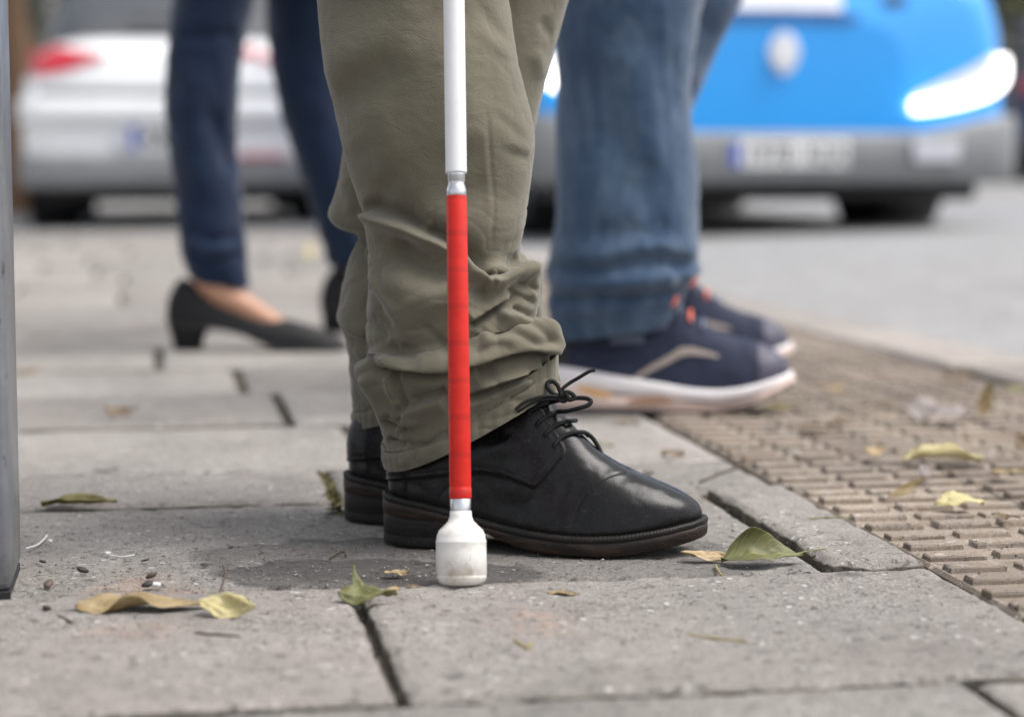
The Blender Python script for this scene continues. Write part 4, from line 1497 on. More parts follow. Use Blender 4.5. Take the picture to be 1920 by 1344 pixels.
trouser = leg_cloth('trouser_leg', near_rows, near_strokes, M_OLIVE, man, 440, 320, seed=1, keep=.14, hem_band=0.0195, crease=0.0018, thread=M_OLIVET)

DF = 2.225
far_rows = [(640, -800, 2.26, 1110, -800, 2.26, .86), (660, -450, 2.25, 1130, -450, 2.25, .84), (690, -190, DF, 1110, -190, DF, .82),
    (700, -40, DF, 1078, -40, DF, .8), (705, 20, DF, 1060, 20, DF, .8), (690, 90, DF, 1043, 85, DF, .8), (670, 160, DF, 1024, 155, DF, .8), (655, 225, DF, 1006, 230, DF, .8),
    (643, 282, DF, 990, 290, DF, .8), (632, 345, DF, 976, 350, DF, .8), (619, 392, DF, 965, 400, DF, .8), (622, 414, DF, 958, 425, DF, .8), (640, 430, DF, 954, 445, DF, .8), (668, 442, DF, 960, 462, DF, .8), (664, 458, DF, 985, 480, DF, .8),
    (648, 510, DF, 1008, 520, DF, .8), (637, 560, DF, 1021, 565, DF, .8), (632, 606, DF, 1021, 606, DF, .8), (645, 636, DF, 1010, 630, DF, .78), (650, 660, DF, 1010, 650, DF, .74), (652, 690, DF, 1005, 670, DF, .70),
    (656, 725, DF, 985, 690, DF, .68), (659, 765, DF, 975, 705, DF, .66), (660, 803, DF, 970, 715, DF, .64)]
far_strokes = [S([(618, 400), (640, 414), (668, 420), (700, 424)], 5, (14, 6), (.0, .1), 3), S([(626, 434), (650, 446), (690, 452)], -5, (5, 12), (.0, .1)), S([(640, 330), (655, 370), (662, 405)], 4, (10, 10), (.2, .2)),
    S([(632, 612), (655, 640), (690, 648)], -5, (6, 7), (.0, .1)), S([(632, 596), (655, 618), (690, 630)], 4, (12, 6), (.0, .1)), S([(650, 668), (670, 680), (695, 676)], -4, (5, 6), (.0, .1)), S([(645, 520), (670, 560), (690, 570)], 3, (18, 18), (.2, .2)),
    S([(1018, 30), (1028, 60), (1040, 66)], -3, (8, 8), (.3, .2)), S([(1000, 90), (1015, 130), (1024, 150)], 3, (10, 10), (.3, .2)), S([(965, 575), (990, 590), (1015, 600)], -4, (5, 8), (.1, .1)), S([(970, 545), (990, 560), (1018, 562)], 3, (9, 7), (.1, .1))]
leg_cloth('trouser_leg', far_rows, far_strokes, M_OLIVE, man, 300, 220, seed=2, hem_band=0.0195, crease=0.0016, thread=M_OLIVET)
th = np.linspace(0, 2 * math.pi, 48, endpoint=False)
seat = []
for z, a, b in ((0.74, .10, .12), (0.80, .128, .165), (0.90, .125, .175), (0.98, .115, .165), (1.0, .11, .16)):
    seat.append(np.stack([-0.055 + a * np.cos(th), 2.18 + b * np.sin(th), np.full(48, z)], 1))
MB().grid(seat, close_u=True).fan(seat[-1]).build('trouser_seat', M_OLIVE, man)

shoe = build_derby(man)
shoe.matrix_local = M_SHOE

# --- laces: cords laid over the throat; points are found on the shoe itself, then lifted a cord's radius
_bv = [M_SHOE @ v.co for v in shoe.data.vertices]
SH_BVH = BVHTree.FromPolygons(_bv, [tuple(p.vertices) for p in shoe.data.polygons])


def on_shoe(px, py, lift=0.0012, default=2.045):
    d = ray(px, py)
    dn = d / np.linalg.norm(d)
    h = SH_BVH.ray_cast(Vector(_C), Vector(dn))
    if h[0] is not None and h[0].y < 2.2:
        n = h[1] if h[1].dot(Vector(dn)) < 0 else -h[1]
        return np.array(h[0] + n * lift)
    return at(px, py, default)


def cord(pts, r=0.0022, name='lace', flat=1.0):
    P = []
    for p in pts:
        P.append(on_shoe(p[0], p[1], p[2] if len(p) > 2 and p[2] < 1 else 0.0014) if len(p) < 3 or p[2] < 1 else at(*p))
    return MB().tube(P, r, 10, 8, flat=flat).build(name, M_LACE, shoe, inv=MI_SHOE)


# rungs, from the eyelets of the near quarter over the tongue
cord([(1038, 838, 0.0), (1043, 830, .0012), (1054, 820, .002), (1072, 813, .0022), (1088, 810, .0022), (1097, 811, 2.052), (1102, 816, 2.07)])
cord([(1021, 818, 0.0), (1026, 811, .0012), (1038, 800, .002), (1056, 793, .0022), (1072, 789, 2.044), (1080, 788, 2.06)])
cord([(1006, 799, 0.0), (1011, 791, .0012), (1024, 781, .002), (1042, 774, .0025), (1062, 771, 2.036), (1085, 765, 2.030), (1103, 759, 2.030), (1108, 752, 2.032), (1100, 747, 2.036), (1082, 746, 2.038), (1062, 749, 2.036), (1048, 750, 2.034)])
cord([(990, 778, 0.0), (995, 769, .0012), (1010, 761, .002), (1028, 757, .003), (1048, 750, 2.034), (1060, 744, 2.034)])
# the bow: knot, loops, ends
cord([(1060, 752, 2.034), (1052, 742, 2.030), (1056, 735, 2.032), (1064, 742, 2.028), (1058, 752, 2.029), (1046, 748, 2.031)], 0.0021)
cord([(1052, 744, 2.032), (1038, 738, 2.030), (1028, 728, 2.030), (1027, 718, 2.033), (1036, 715, 2.034), (1045, 722, 2.032), (1052, 738, 2.031), (1058, 746, 2.030)])
cord([(1056, 742, 2.030), (1062, 735, 2.030), (1072, 738, 2.030), (1077, 746, 2.030), (1066, 750, 2.029)])
cord([(1048, 742, 2.032), (1056, 728, 2.032), (1068, 718, 2.034), (1085, 708, 2.034), (1104, 697, 2.034), (1116, 694, 2.034)], [0.0018, 0.0018, 0.0018, 0.0016])
cord([(1052, 744, 2.032), (1030, 742, 2.026), (1008, 745, 2.022), (985, 753, 2.018), (966, 768, 2.016)], 0.0016)
cord([(1050, 748, 2.032), (1030, 748, 2.027), (1008, 752, 2.024), (988, 760, 2.020), (970, 772, 2.018)], 0.0016)
cord([(1100, 812, 2.056), (1112, 822, 2.058), (1122, 838, 2.055), (1128, 852, 2.052)], 0.0022)
far_shoe = shoe.copy()
COL.objects.link(far_shoe)
far_shoe.matrix_local = M_FAR
for ch in list(shoe.children):
    c = ch.copy()
    COL.objects.link(c)
    c.parent = far_shoe

# ================================================================== the white cane
tip_c = gnd(865, 1103)
ax0 = np.array([tip_c[0], tip_c[1] + 0.0115, 0.0])
axt = at(851, 0, 1.955)
adir = (axt - ax0) / np.linalg.norm(axt - ax0)
zq = Vector(adir).to_track_quat('Z', 'Y')
M_CANE = Matrix.Translation(Vector(ax0)) @ zq.to_matrix().to_4x4()


def cane_h(py):
    """height along the cane of a photo row"""
    lo, hi = 0.0, 1.4
    for _ in range(40):
        md = (lo + hi) / 2
        if project(ax0 + adir * md)[1] > py:
            lo = md
        else:
            hi = md
    return lo


def white_mat(name, col, dirt):
    m = NT(name)
    p = m.obj()
    sc = m.noise(m.scaled(p, (1, 1, .25)), 120, 4, 0.7)
    c = m.mix(m.ramp(m.noise(p, 40, 5, .65), [(0.46, 0.0), (0.70, dirt)]), col, (0.40, 0.33, 0.25))
    c = m.mix(m.ramp(sc, [(0.64, 0.0), (0.74, dirt)]), c, (0.25, 0.21, 0.18))
    m.set(Base__Color=c, Roughness=m.ramp(sc, [(0.3, 0.32), (0.8, 0.5)]), Normal=m.bump(sc, 0.15, 0.0005))
    return m.m


M_CWHITE = white_mat('white_tube_lacquer', (0.76, 0.76, 0.77), 0.12)
M_CTIP = white_mat('white_tip_plastic', (0.72, 0.70, 0.66), 0.85)
mr_ = NT('red_reflective_sleeve')
pz = mr_.obj()
bandz = mr_.n('TexWave', Vector=pz, Scale=42.0, Distortion=0.4, _wave_type='BANDS', _bands_direction='Z')
scf = mr_.ramp(mr_.noise(mr_.scaled(pz, (1, 1, 3.5)), 190, 5, .72), [(0.62, 0.0), (0.70, 0.55)])
tap = mr_.ramp(mr_.n('TexWave', Vector=pz, Scale=9.5, Distortion=0.2, _wave_type='BANDS', _bands_direction='Z'), [(0.90, 0.0), (0.985, 0.35)])
mr_.set(Base__Color=mr_.mix(scf, mr_.mix(tap, mr_.mix(mr_.ramp(mr_.noise(pz, 60, 4), [(0.3, 0.0), (0.7, 1.0)]), (0.50, 0.010, 0.004), (0.60, 0.016, 0.007)), (0.26, 0.008, 0.006)), (0.20, 0.03, 0.022)), Roughness=0.40, Coat__Weight=0.0, Coat__Roughness=0.2,
        Normal=mr_.bump(mr_.math('ADD', mr_.math('MULTIPLY', bandz, 0.12), mr_.math('MULTIPLY', mr_.noise(pz, 70, 3), 0.6)), 0.2, 0.0006))
mr_.set(Specular__IOR__Level=0.35)
M_CRED = mr_.m
M_CMETAL = simple('brushed_aluminium', (0.62, 0.62, 0.64), 0.28, 1.0)
cane = empty('white_cane', ax0)
cane.rotation_euler = zq.to_euler()
tag(cane, 'white cane with a red lower section and roller tip resting on the paving', 'cane')
hh = cane_h
R0 = 0.0098
h_tip_top, h_met0, h_red0, h_red1, h_w0 = hh(985), hh(958), hh(935), hh(368), hh(326)
tR = 0.0226
MB().lathe([(0.0005, 0.0), (tR * .62, 0.0), (tR * .80, 0.0012), (tR * .93, 0.004), (tR * .985, 0.0075), (tR * .985, 0.0088), (tR * .97, 0.0094), (tR, 0.0102), (tR * 1.0, 0.030), (tR * .992, 0.038), (tR * 1.0, 0.0385), (tR * 1.0, 0.0395), (tR * .97, 0.0405), (tR * .955, hh(1003)),
            (tR * .86, hh(993)), (tR * .66, hh(984)), (tR * .50, hh(976)), (R0 * 1.02, hh(968)), (R0 * .98, h_met0), (R0 * .9, h_met0 + .0005)], 64).build('tip', M_CTIP, cane)
MB().lathe([(R0 * .92, h_met0 - .002), (R0 * .95, h_met0), (R0 * .95, h_red0 + .001), (R0 * .9, h_red0 + .0015)], 48).build('collar', M_CMETAL, cane)
MB().lathe([(R0 * .9, h_red0), (R0 * .99, h_red0 + .0002), (R0 * 1.02, h_red0 + .001), (R0 * 1.02, hh(916)), (R0 * .985, hh(915)), (R0 * .985, hh(911)), (R0 * 1.0, hh(909)), (R0 * .965, hh(600)), (R0 * .95, h_red1 - .001), (R0 * .92, h_red1)], 48).build('red_section', M_CRED, cane)
MB().lathe([(R0 * .85, h_red1 - .001), (R0 * .9, h_red1), (R0 * .93, h_red1 + .001), (R0 * .93, hh(357)), (R0 * .84, hh(350)), (R0 * .76, hh(346)), (R0 * .76, hh(341)), (R0 * .80, hh(339)), (R0 * .80, hh(330)), (R0 * .86, h_w0), (R0 * .80, h_w0 + .001)], 48).build('joint', M_CMETAL, cane)
MB().lathe([(R0 * .8, h_w0), (R0 * .98, h_w0 + .0004), (R0 * .985, h_w0 + .002), (R0 * 1.0, 0.9), (R0 * 1.0, 1.0), (R0 * .8, 1.001)], 48).build('white_tube', M_CWHITE, cane)
MB().lathe([(R0 * .9, 1.0), (R0 * 1.25, 1.003), (R0 * 1.35, 1.1), (R0 * 1.3, 1.2), (R0 * .9, 1.206), (0.0005, 1.207)], 32).build('grip', M_BLACKP, cane)

# ================================================================== the man in jeans and running shoes
def P3(px, py, Y):
    return at(px, py, Y)


JD = 3.13
jm_near = gnd(1150, 770)
SN_L = 0.352
SN_UP = 0.005
SN = [  # s, half width, z bottom (top of the midsole), z top, squareness, narrowing
    (0.000, 0.004, 0.062, 0.105, 2.4, 0.05), (0.006, 0.020, 0.062, 0.115, 2.4, 0.05), (0.020, 0.032, 0.061, 0.135, 2.5, 0.1), (0.05, 0.040, 0.058, 0.150, 2.5, 0.2), (0.10, 0.041, 0.050, 0.155, 2.5, 0.3), (0.15, 0.041, 0.043, 0.170, 2.4, 0.36),
    (0.185, 0.044, 0.038, 0.162, 2.3, 0.36), (0.215, 0.048, 0.034, 0.140, 2.2, 0.32), (0.245, 0.051, 0.033, 0.121, 2.2, 0.24), (0.275, 0.051, 0.036, 0.108, 2.2, 0.16), (0.305, 0.046, 0.043, 0.099, 2.3, 0.08), (0.328, 0.036, 0.050, 0.089, 2.3, 0.04),
    (0.343, 0.022, 0.055, 0.077, 2.2, 0.0), (0.350, 0.010, 0.058, 0.068, 2.1, 0.0), (0.352, 0.002, 0.059, 0.063, 2.0, 0.0)]
SN = [(a_, w_, zb_ + SN_UP * (1 - a_ / 0.40), zt_ + SN_UP * .5, e_, k_) for a_, w_, zb_, zt_, e_, k_ in SN]
SN_BOT = [(-0.02, 0.012), (0.0, 0.006), (0.03, 0.0), (0.22, 0.0), (0.27, 0.006), (0.31, 0.018), (0.34, 0.033), (0.38, 0.05)]


def sneaker(parent, M, toes_grey=True):
    P, s = loft_upper(SN, 150, 100)
    N = np.cross(np.gradient(P, axis=0), np.gradient(P, axis=1))
    N /= np.linalg.norm(N, axis=2)[..., None] + 1e-12
    H = 0.0012 * fbm(P * 40, 3)
    x, z = P[..., 0], P[..., 2]
    H = H + 0.002 * np.sin((z - 0.07) * 260 + 5 * np.sin(x * 20)) * (1 - sstep(0.10, 0.16, x)) * (1 - sstep(.1, .12, z))
    mb = MB()
    Q = P + N * H[..., None]
    mb.grid(Q)
    mb.fan(Q[0][::-1])
    sh = mb.build('running_shoe', M_KNIT, parent)
    sh.matrix_local = M

    def patch(name, mask_s, mat, off=0.0016, f0=0.0, f1=1.0, fn=None):
        i0, i1 = np.searchsorted(s, mask_s[0]), np.searchsorted(s, mask_s[1])
        m_ = P.shape[1]
        j0, j1 = int(f0 * (m_ - 1)), int(f1 * (m_ - 1))
        G = (P + N * (H[..., None] + off))[i0:i1, j0:j1 + 1]
        MB().grid(G).build(name, mat, sh)
    patch('toe_overlay', (0.305, 0.3519), M_KNITG)
    patch('heel_counter', (0.006, 0.045), M_BLACKP, f0=0.0, f1=1.0)
    # side stripe
    tri = []
    for a, b, w in ((0.135, 0.052, 0.006), (0.16, 0.066, 0.010), (0.185, 0.080, 0.014), (0.20, 0.090, 0.016), (0.215, 0.092, 0.012), (0.235, 0.088, 0.008), (0.25, 0.084, 0.003)):
        row = []
        for q in (-0.5, 0.5):
            zz = b + q * w
            i = np.argmin(abs(s - a))
            jj = np.argmin(abs(P[i, :P.shape[1] // 2, 2] - zz))
            row.append(P[i, jj] + N[i, jj] * (H[i, jj] + 0.002))
        tri.append(row)
    MB().grid(tri).build('side_stripe', M_WAVE, sh)
    # midsole and outsole
    top = lambda x_: np.interp(x_, s, prof(SN, s)[1])
    bot = lambda x_: prof(SN_BOT, np.clip(x_, -0.019, 0.379))[0]

    def ring(off, f):
        R = outline(SN, off, 300)
        return np.column_stack([R, bot(R[:, 0]) + (top(R[:, 0]) - bot(R[:, 0])) * f])
    MB().grid([ring(-.006, 1.05), ring(.002, 1.06), ring(.0045, 1.0), ring(.006, .80), ring(.0045, .62), ring(.003, .58)], close_u=True).build('midsole', M_FOAM, sh)
    def wring(off, f0):
        R = outline(SN, off, 300)
        f = f0 + 0.10 * np.sin(R[:, 0] * 34 + 1.0) * (f0 > .2)
        return np.column_stack([R, bot(R[:, 0]) + (top(R[:, 0]) - bot(R[:, 0])) * f])
    MB().grid([wring(.002, .60), wring(.0082, .52), wring(.0095, .35), wring(.006, .14)], close_u=True).build('lower_midsole', M_FOAMP, sh)
    for nm, x0, x1, f, hgt_, mt in (('orange_insert', .055, .105, .62, .010, M_ORANGEP), ('brown_insert', .125, .190, .45, .014, M_FOAMB), ('sole_line', .17, .31, .50, .004, M_KNIT)):
        xs_ = np.linspace(x0, x1, 30)
        w_ = prof(SN, xs_)[0]
        zc_ = bot(xs_) + (top(xs_) - bot(xs_)) * (f + .1 * np.sin(xs_ * 34 + 1.0))
        tpr = np.sin(np.linspace(.05, math.pi - .05, 30)) ** .5
        MB().grid([np.stack([xs_, -w_ - .0102, zc_ + q * hgt_ * tpr], 1) for q in (-.5, -.2, .2, .5)]).build(nm, mt, sh)
    i0, i1 = np.searchsorted(s, .10), np.searchsorted(s, .15)
    j0, j1 = int(.13 * (P.shape[1] - 1)), int(.16 * (P.shape[1] - 1))
    MB().grid((P + N * (H[..., None] + .002))[i0:i1, j0:j1 + 1]).build('pale_strip', M_KNITB, sh)  # pale blue strip laid over the upper below the hem
    r = [ring(.0045, .15), ring(.005, .08), ring(.002, 0.0), ring(-.015, 0.0)]
    MB().grid(r, close_u=True).build('outsole', M_RUBBERS, sh)
    # laces
    for a, dz in ((0.178, 0), (0.195, 0), (0.212, 0), (0.229, 0)):
        i = np.argmin(abs(s - a))
        m_ = P.shape[1]
        js = np.linspace(int(m_ * .33), int(m_ * .67), 9).astype(int)
        MB().tube([P[i, j] + N[i, j] * (H[i, j] + 0.003) for j in js], 0.0026, 8, 3).build('lace', M_ORANGE if a > .2 and a < .22 or a < .18 else M_KNITB, sh)
    i = np.argmin(abs(s - 0.165))
    c = P[i, P.shape[1] // 2]
    MB().tube([c + (0, -.004, .004), c + (.012, -.022, .010), c + (.026, -.036, .0), c + (.020, -.040, -.012), c + (.006, -.02, -.004)], 0.0034, 8, 5).build('lace_bow', M_ORANGE, sh)
    return sh


SN_Y = 3.145
sx = float((1012 - 960) / F_PX * SN_Y)
M_SN = Matrix.Translation((sx, SN_Y, 0.001)) @ Matrix.Rotation(math.radians(-4), 4, 'Z') @ Matrix.Diagonal((1.045, 1.0, 1.0, 1.0))
fx = float((1478 - 960) / F_PX * 3.62) - SN_L
M_SN2 = Matrix.Translation((fx, 3.61, 0.001)) @ Matrix.Rotation(math.radians(-2), 4, 'Z')
a1 = np.array(M_SN @ Vector((0.08, 0, 0)))
a2 = np.array(M_SN2 @ Vector((0.08, 0, 0)))
pj = (0.17, 3.30, 0.93)
t1 = np.array(M_SN @ Vector((0.27, 0, 0)))
t2 = np.array(M_SN2 @ Vector((0.27, 0, 0)))
cj = lambda px, py, Y, r: (*at(px, py, Y), r)
jm = body_skin('person', [[(*pj, .09), cj(1175, -220, 3.15, .07), cj(1170, 150, JD, .055), cj(1176, 330, JD, .05), cj(1166, 480, JD, .04), cj(1150, 570, JD, .03), (a1[0] + .01, a1[1], .10, .026), ((a1[0] + t1[0]) / 2, (a1[1] + t1[1]) / 2, .072, .022), (t1[0], t1[1], .066, .016)],
                          [(*pj, .09), cj(1290, -220, 3.5, .07), cj(1230, 100, 3.56, .055), cj(1185, 300, 3.57, .05), cj(1178, 420, 3.58, .04), (a2[0], a2[1], .14, .03), (a2[0] + .01, a2[1], .10, .026), ((a2[0] + t2[0]) / 2, (a2[1] + t2[1]) / 2, .072, .022), (t2[0], t2[1], .066, .016)]], M_SKIN,
               'person in faded blue jeans and navy running shoes with pale soles, walking')
jrows = [(1020, -560, JD, 1330, -560, JD, .9), (1030, -300, JD, 1335, -300, JD, .9), (1038, -60, JD, 1325, -60, JD, .88), (1040, 60, JD, 1308, 60, JD, .86), (1042, 160, JD, 1296, 160, JD, .85), (1043, 250, JD, 1298, 240, JD, .85),
         (1042, 330, JD, 1308, 320, JD, .85), (1041, 400, JD, 1311, 390, JD, .85), (1036, 455, JD, 1310, 450, JD, .84), (1026, 490, JD, 1309, 488, JD, .83), (1022, 515, JD, 1313, 512, JD, .82), (1028, 540, JD, 1296, 530, JD, .78), (1024, 565, JD, 1284, 552, JD, .74), (1028, 590, JD, 1276, 575, JD, .70),
         (1034, 615, JD, 1264, 595, JD, .66), (1040, 636, JD, 1254, 612, JD, .64)]
jst = [S([(1030, 470), (1120, 478), (1220, 455), (1306, 470)], 7, (16, 10), (.1, .0), 4), S([(1024, 500), (1110, 508), (1210, 490), (1300, 500)], -8, (8, 9), (.1, .1)), S([(1024, 540), (1100, 532), (1190, 530), (1280, 520)], 7, (14, 9), (.1, .1), 4), S([(1030, 562), (1110, 556), (1200, 556), (1270, 545)], -7, (7, 8), (.1, .1)),
       S([(1040, 590), (1120, 580), (1210, 580)], 5, (10, 10), (.1, .2)), S([(1100, 430), (1180, 440), (1280, 425)], -5, (14, 14), (.2, .2)), S([(1080, 90), (1150, 250), (1230, 420)], -6, (28, 30), (.2, .2)), S([(1160, 60), (1210, 200), (1270, 330)], 6, (26, 30), (.2, .2)),
       S([(1268, 80), (1252, 200), (1262, 330)], -5, (16, 12), (.2, .2)), S([(1240, -20), (1252, 150), (1262, 330), (1252, 440), (1250, 560)], 2.2, (7, 7), (.05, .05))]
for s_ in jst:
    s_['a'] *= 1.05
leg_cloth('jeans_leg', jrows, jst, M_DENIM, jm, 200, 140, seed=4, rough_amp=.0016, hem_band=0.03, crease=.0018)
JF = 3.56
jf = [(1130, -560, 3.40, 1440, -560, 3.40, .9), (1150, -300, 3.42, 1440, -300, 3.42, .9), (1160, -80, JF, 1415, -80, JF, .88), (1150, 10, JF, 1388, 10, JF, .86), (1130, 80, JF, 1352, 80, JF, .85), (1105, 160, JF, 1318, 160, JF, .85), (1090, 230, JF, 1290, 230, JF, .85), (1085, 330, JF, 1275, 330, JF, .85),
      (1080, 430, JF, 1272, 430, JF, .85), (1075, 500, JF, 1276, 490, JF, .82), (1085, 540, JF, 1270, 520, JF, .74), (1092, 580, JF, 1262, 548, JF, .66)]
leg_cloth('jeans_leg', jf, [S([(1300, 20), (1330, 60), (1340, 80)], -5, (12, 12), (.2, .2)), S([(1270, 60), (1290, 120), (1300, 180)], 5, (14, 14), (.2, .2))], M_DENIM, jm, 120, 100, seed=5, rough_amp=.0016)
seat = [np.stack([pj[0] + a * np.cos(th), pj[1] + b * np.sin(th), np.full(48, z)], 1) for z, a, b in ((0.74, .14, .14), (0.82, .16, .18), (0.92, .15, .18), (1.0, .14, .165))]
MB().grid(seat, close_u=True).fan(seat[-1]).build('jeans_seat', M_DENIM, jm)
sneaker(jm, M_SN)
sneaker(jm, M_SN2)

# ================================================================== the woman in dark jeans and pumps
WD = 4.10
PUMP = [  # s, half width, z bottom, topline z, squareness, narrowing
    (0.000, 0.004, 0.062, 0.088, 2.4, 0.0), (0.005, 0.015, 0.054, 0.104, 2.4, 0.02), (0.015, 0.024, 0.050, 0.124, 2.4, 0.05), (0.03, 0.029, 0.048, 0.138, 2.4, 0.05), (0.05, 0.031, 0.047, 0.130, 2.4, 0.05), (0.09, 0.031, 0.047, 0.102, 2.3, 0.05), (0.14, 0.032, 0.038, 0.082, 2.2, 0.05),
    (0.19, 0.038, 0.018, 0.066, 2.1, 0.05), (0.23, 0.042, 0.005, 0.060, 2.1, 0.05), (0.27, 0.040, 0.005, 0.050, 2.1, 0.0), (0.31, 0.031, 0.006, 0.037, 2.1, 0.0), (0.335, 0.018, 0.007, 0.025, 2.1, 0.0), (0.348, 0.006, 0.008, 0.016, 2.0, 0.0), (0.351, 0.001, 0.009, 0.012, 2.0, 0.0)]


def pump(parent, M):
    P, s = loft_upper(PUMP, 120, 64)
    mb = MB()
    mb.grid(P)
    mb.fan(P[0][::-1])
    sh = mb.build('pump', M_SUEDE, parent)
    sh.matrix_local = M
    bt = lambda x: np.interp(x, s, prof(PUMP, s)[1])
    def ring(off, dz):
        R = outline(PUMP, off, 200)
        return np.column_stack([R, bt(R[:, 0]) + dz])
    MB().grid([ring(-.002, .002), ring(.002, .001), ring(.002, -.004), ring(-.004, -.0045), ring(-.02, -.0045)], close_u=True).build('sole', M_BLACKP, sh)
    hb = []
    for z, x0, x1, w in ((0.0, .014, .066, .021), (.001, .013, .067, .022), (.02, .010, .070, .023), (.035, .006, .076, .026), (.052, .002, .088, .029)):
        t = np.linspace(0, 2 * math.pi, 28, endpoint=False)
        e = .6
        hb.append(np.stack([(x0 + x1) / 2 + (x1 - x0) / 2 * np.sign(np.cos(t)) * np.abs(np.cos(t)) ** e, w * np.sign(np.sin(t)) * np.abs(np.sin(t)) ** e, np.full(28, z)], 1))
    MB().grid(hb, close_u=True).fan(hb[0], flip=True).fan(hb[-1]).build('heel', M_SUEDE, sh)
    return sh


wxp = float((312 - 960) / F_PX * WD)
M_P1 = Matrix.Translation((wxp, WD, 0.0006)) @ Matrix.Rotation(math.radians(-3), 4, 'Z')
WD2 = 4.50
M_P2 = Matrix.Translation((float((594 - 960) / F_PX * WD2), WD2, 0.006)) @ Matrix.Rotation(math.radians(-3), 4, 'Z') @ Matrix.Rotation(math.radians(6), 4, 'Y')
def foot(M, leg, Y, hip):
    f = lambda x, z, r, y=0.0: (*(M @ Vector((x, y, z))), r)
    return [(*hip, .10)] + [(*at(a, b, Y), r) for a, b, r in leg] + [f(.062, .150, .029), f(.095, .112, .031), f(.135, .092, .029), f(.18, .064, .026), f(.235, .036, .018), f(.29, .022, .011)]
hipw = (at(520, 0, 4.3)[0], 4.3, 0.96)
k1 = at(395, 90, WD)
k2 = at(600, 90, WD2)
wm = body_skin('person', [foot(M_P1, [(400, -180, .075), (388, 60, .05), (381, 220, .048), (388, 340, .042), (398, 430, .036)], WD, hipw), foot(M_P2, [(590, -180, .075), (584, 60, .05), (600, 220, .045), (632, 330, .04), (656, 420, .033)], WD2, hipw)], M_SKIN, 'person in dark navy jeans and black block-heeled pumps, walking')
W0, W1 = WD, WD
wr = [(360, -420, 4.18, 600, -420, 4.18, .9), (345, -220, 4.14, 540, -220, 4.14, .9), (332, -60, WD, 494, -60, WD, .88), (324, 10, WD, 478, 10, WD, .86), (315, 80, WD, 458, 80, WD, .85), (311, 150, WD, 451, 150, WD, .85), (311, 220, WD, 447, 220, WD, .85),
      (316, 290, WD, 447, 290, WD, .85), (325, 350, WD, 452, 350, WD, .85), (331, 410, WD, 456, 410, WD, .84), (336, 455, WD, 461, 455, WD, .82), (344, 490, WD, 466, 492, WD, .78), (352, 516, WD, 469, 522, WD, .72), (362, 530, WD, 470, 538, WD, .68)]
wst = [S([(330, 60), (380, 70), (450, 60)], -4, (9, 9), (.2, .2)), S([(395, 200), (420, 280), (440, 330)], -5, (12, 12), (.2, .2)), S([(345, 430), (400, 450), (455, 440)], -4, (7, 7), (.2, .2)), S([(345, 470), (400, 488), (460, 478)], -4, (7, 7), (.2, .2)), S([(345, 452), (400, 470), (460, 458)], 4, (8, 8), (.2, .2)), S([(370, 100), (365, 250), (380, 400)], 4, (16, 16), (.2, .2))]
for s_ in wst:
    s_['a'] *= 1.8
leg_cloth('jeans_leg', wr, wst, M_NAVYD, wm, 140, 110, seed=6, rough_amp=.002, crease=.003)
wf_ = [(480, -420, 4.42, 720, -420, 4.42, .9), (490, -220, 4.46, 700, -220, 4.46, .9), (493, -60, WD2, 680, -60, WD2, .88), (498, 10, WD2, 664, 10, WD2, .86), (506, 110, WD2, 652, 110, WD2, .85), (528, 220, WD2, 662, 220, WD2, .85), (564, 330, WD2, 690, 330, WD2, .84), (595, 430, WD2, 712, 430, WD2, .80), (609, 484, WD2, 722, 490, WD2, .72), (619, 500, WD2, 724, 508, WD2, .7)]
leg_cloth('jeans_leg', wf_, [], M_NAVYD, wm, 100, 90, seed=7, rough_amp=.002, crease=.004)
seat = [np.stack([hipw[0] + a * np.cos(th), hipw[1] + b * np.sin(th), np.full(48, z)], 1) for z, a, b in ((0.80, .16, .16), (0.88, .17, .2), (0.96, .16, .2), (1.04, .14, .17))]
MB().grid(seat, close_u=True).fan(seat[-1]).build('jeans_seat', M_NAVYD, wm)
pump(wm, M_P1)
pump(wm, M_P2)

# ================================================================== grey post
A = gnd(22, 1117)
MPO = NT('grey_post_paint')
pp_ = MPO.obj()
cc_ = MPO.mix(MPO.ramp(MPO.noise(pp_, 18, 5, .65), [(0.4, 0.0), (0.7, 1.0)]), (0.20, 0.21, 0.23), (0.27, 0.28, 0.30))
cc_ = MPO.mix(MPO.ramp(MPO.noise(MPO.scaled(pp_, (1, 1, .5)), 60, 5, .7), [(0.57, 0.0), (0.63, 0.8)]), cc_, (0.075, 0.072, 0.07))
spz = MPO.t.nodes.new('ShaderNodeSeparateXYZ')
MPO.t.links.new(pp_, spz.inputs[0])
grm = MPO.math('MULTIPLY', MPO.ramp(spz.outputs[2], [(0.0, 1.0), (0.09, 0.0)]), MPO.ramp(MPO.noise(pp_, 35, 5, .7), [(0.35, 0.2), (0.6, 0.9)]))
cc_ = MPO.mix(grm, cc_, (0.06, 0.053, 0.046))
MPO.set(Base__Color=cc_, Roughness=0.33, Metallic=0.1, Normal=MPO.bump(MPO.noise(pp_, 120, 4), 0.25, 0.0008))
post = empty('post', (float(A[0]), float(A[1]), 0), GA)
tag(post, 'square grey metal post standing on the slabs', 'post')
mb = MB()
mb.box((-0.15, 0.0, 0.004), (0.0, 0.135, 2.6), 0.007)
mb.build('shaft', MPO.m, post)
mb = MB()
mb.box((-0.149, 0.001, -0.012), (-0.001, 0.134, 0.0041), 0.001)
mb.build('base', M_BLACKP, post, smooth=False)
MB().box((-0.156, -0.006, 2.6), (0.006, 0.141, 2.63), 0.008).build('cap', MPO.m, post)

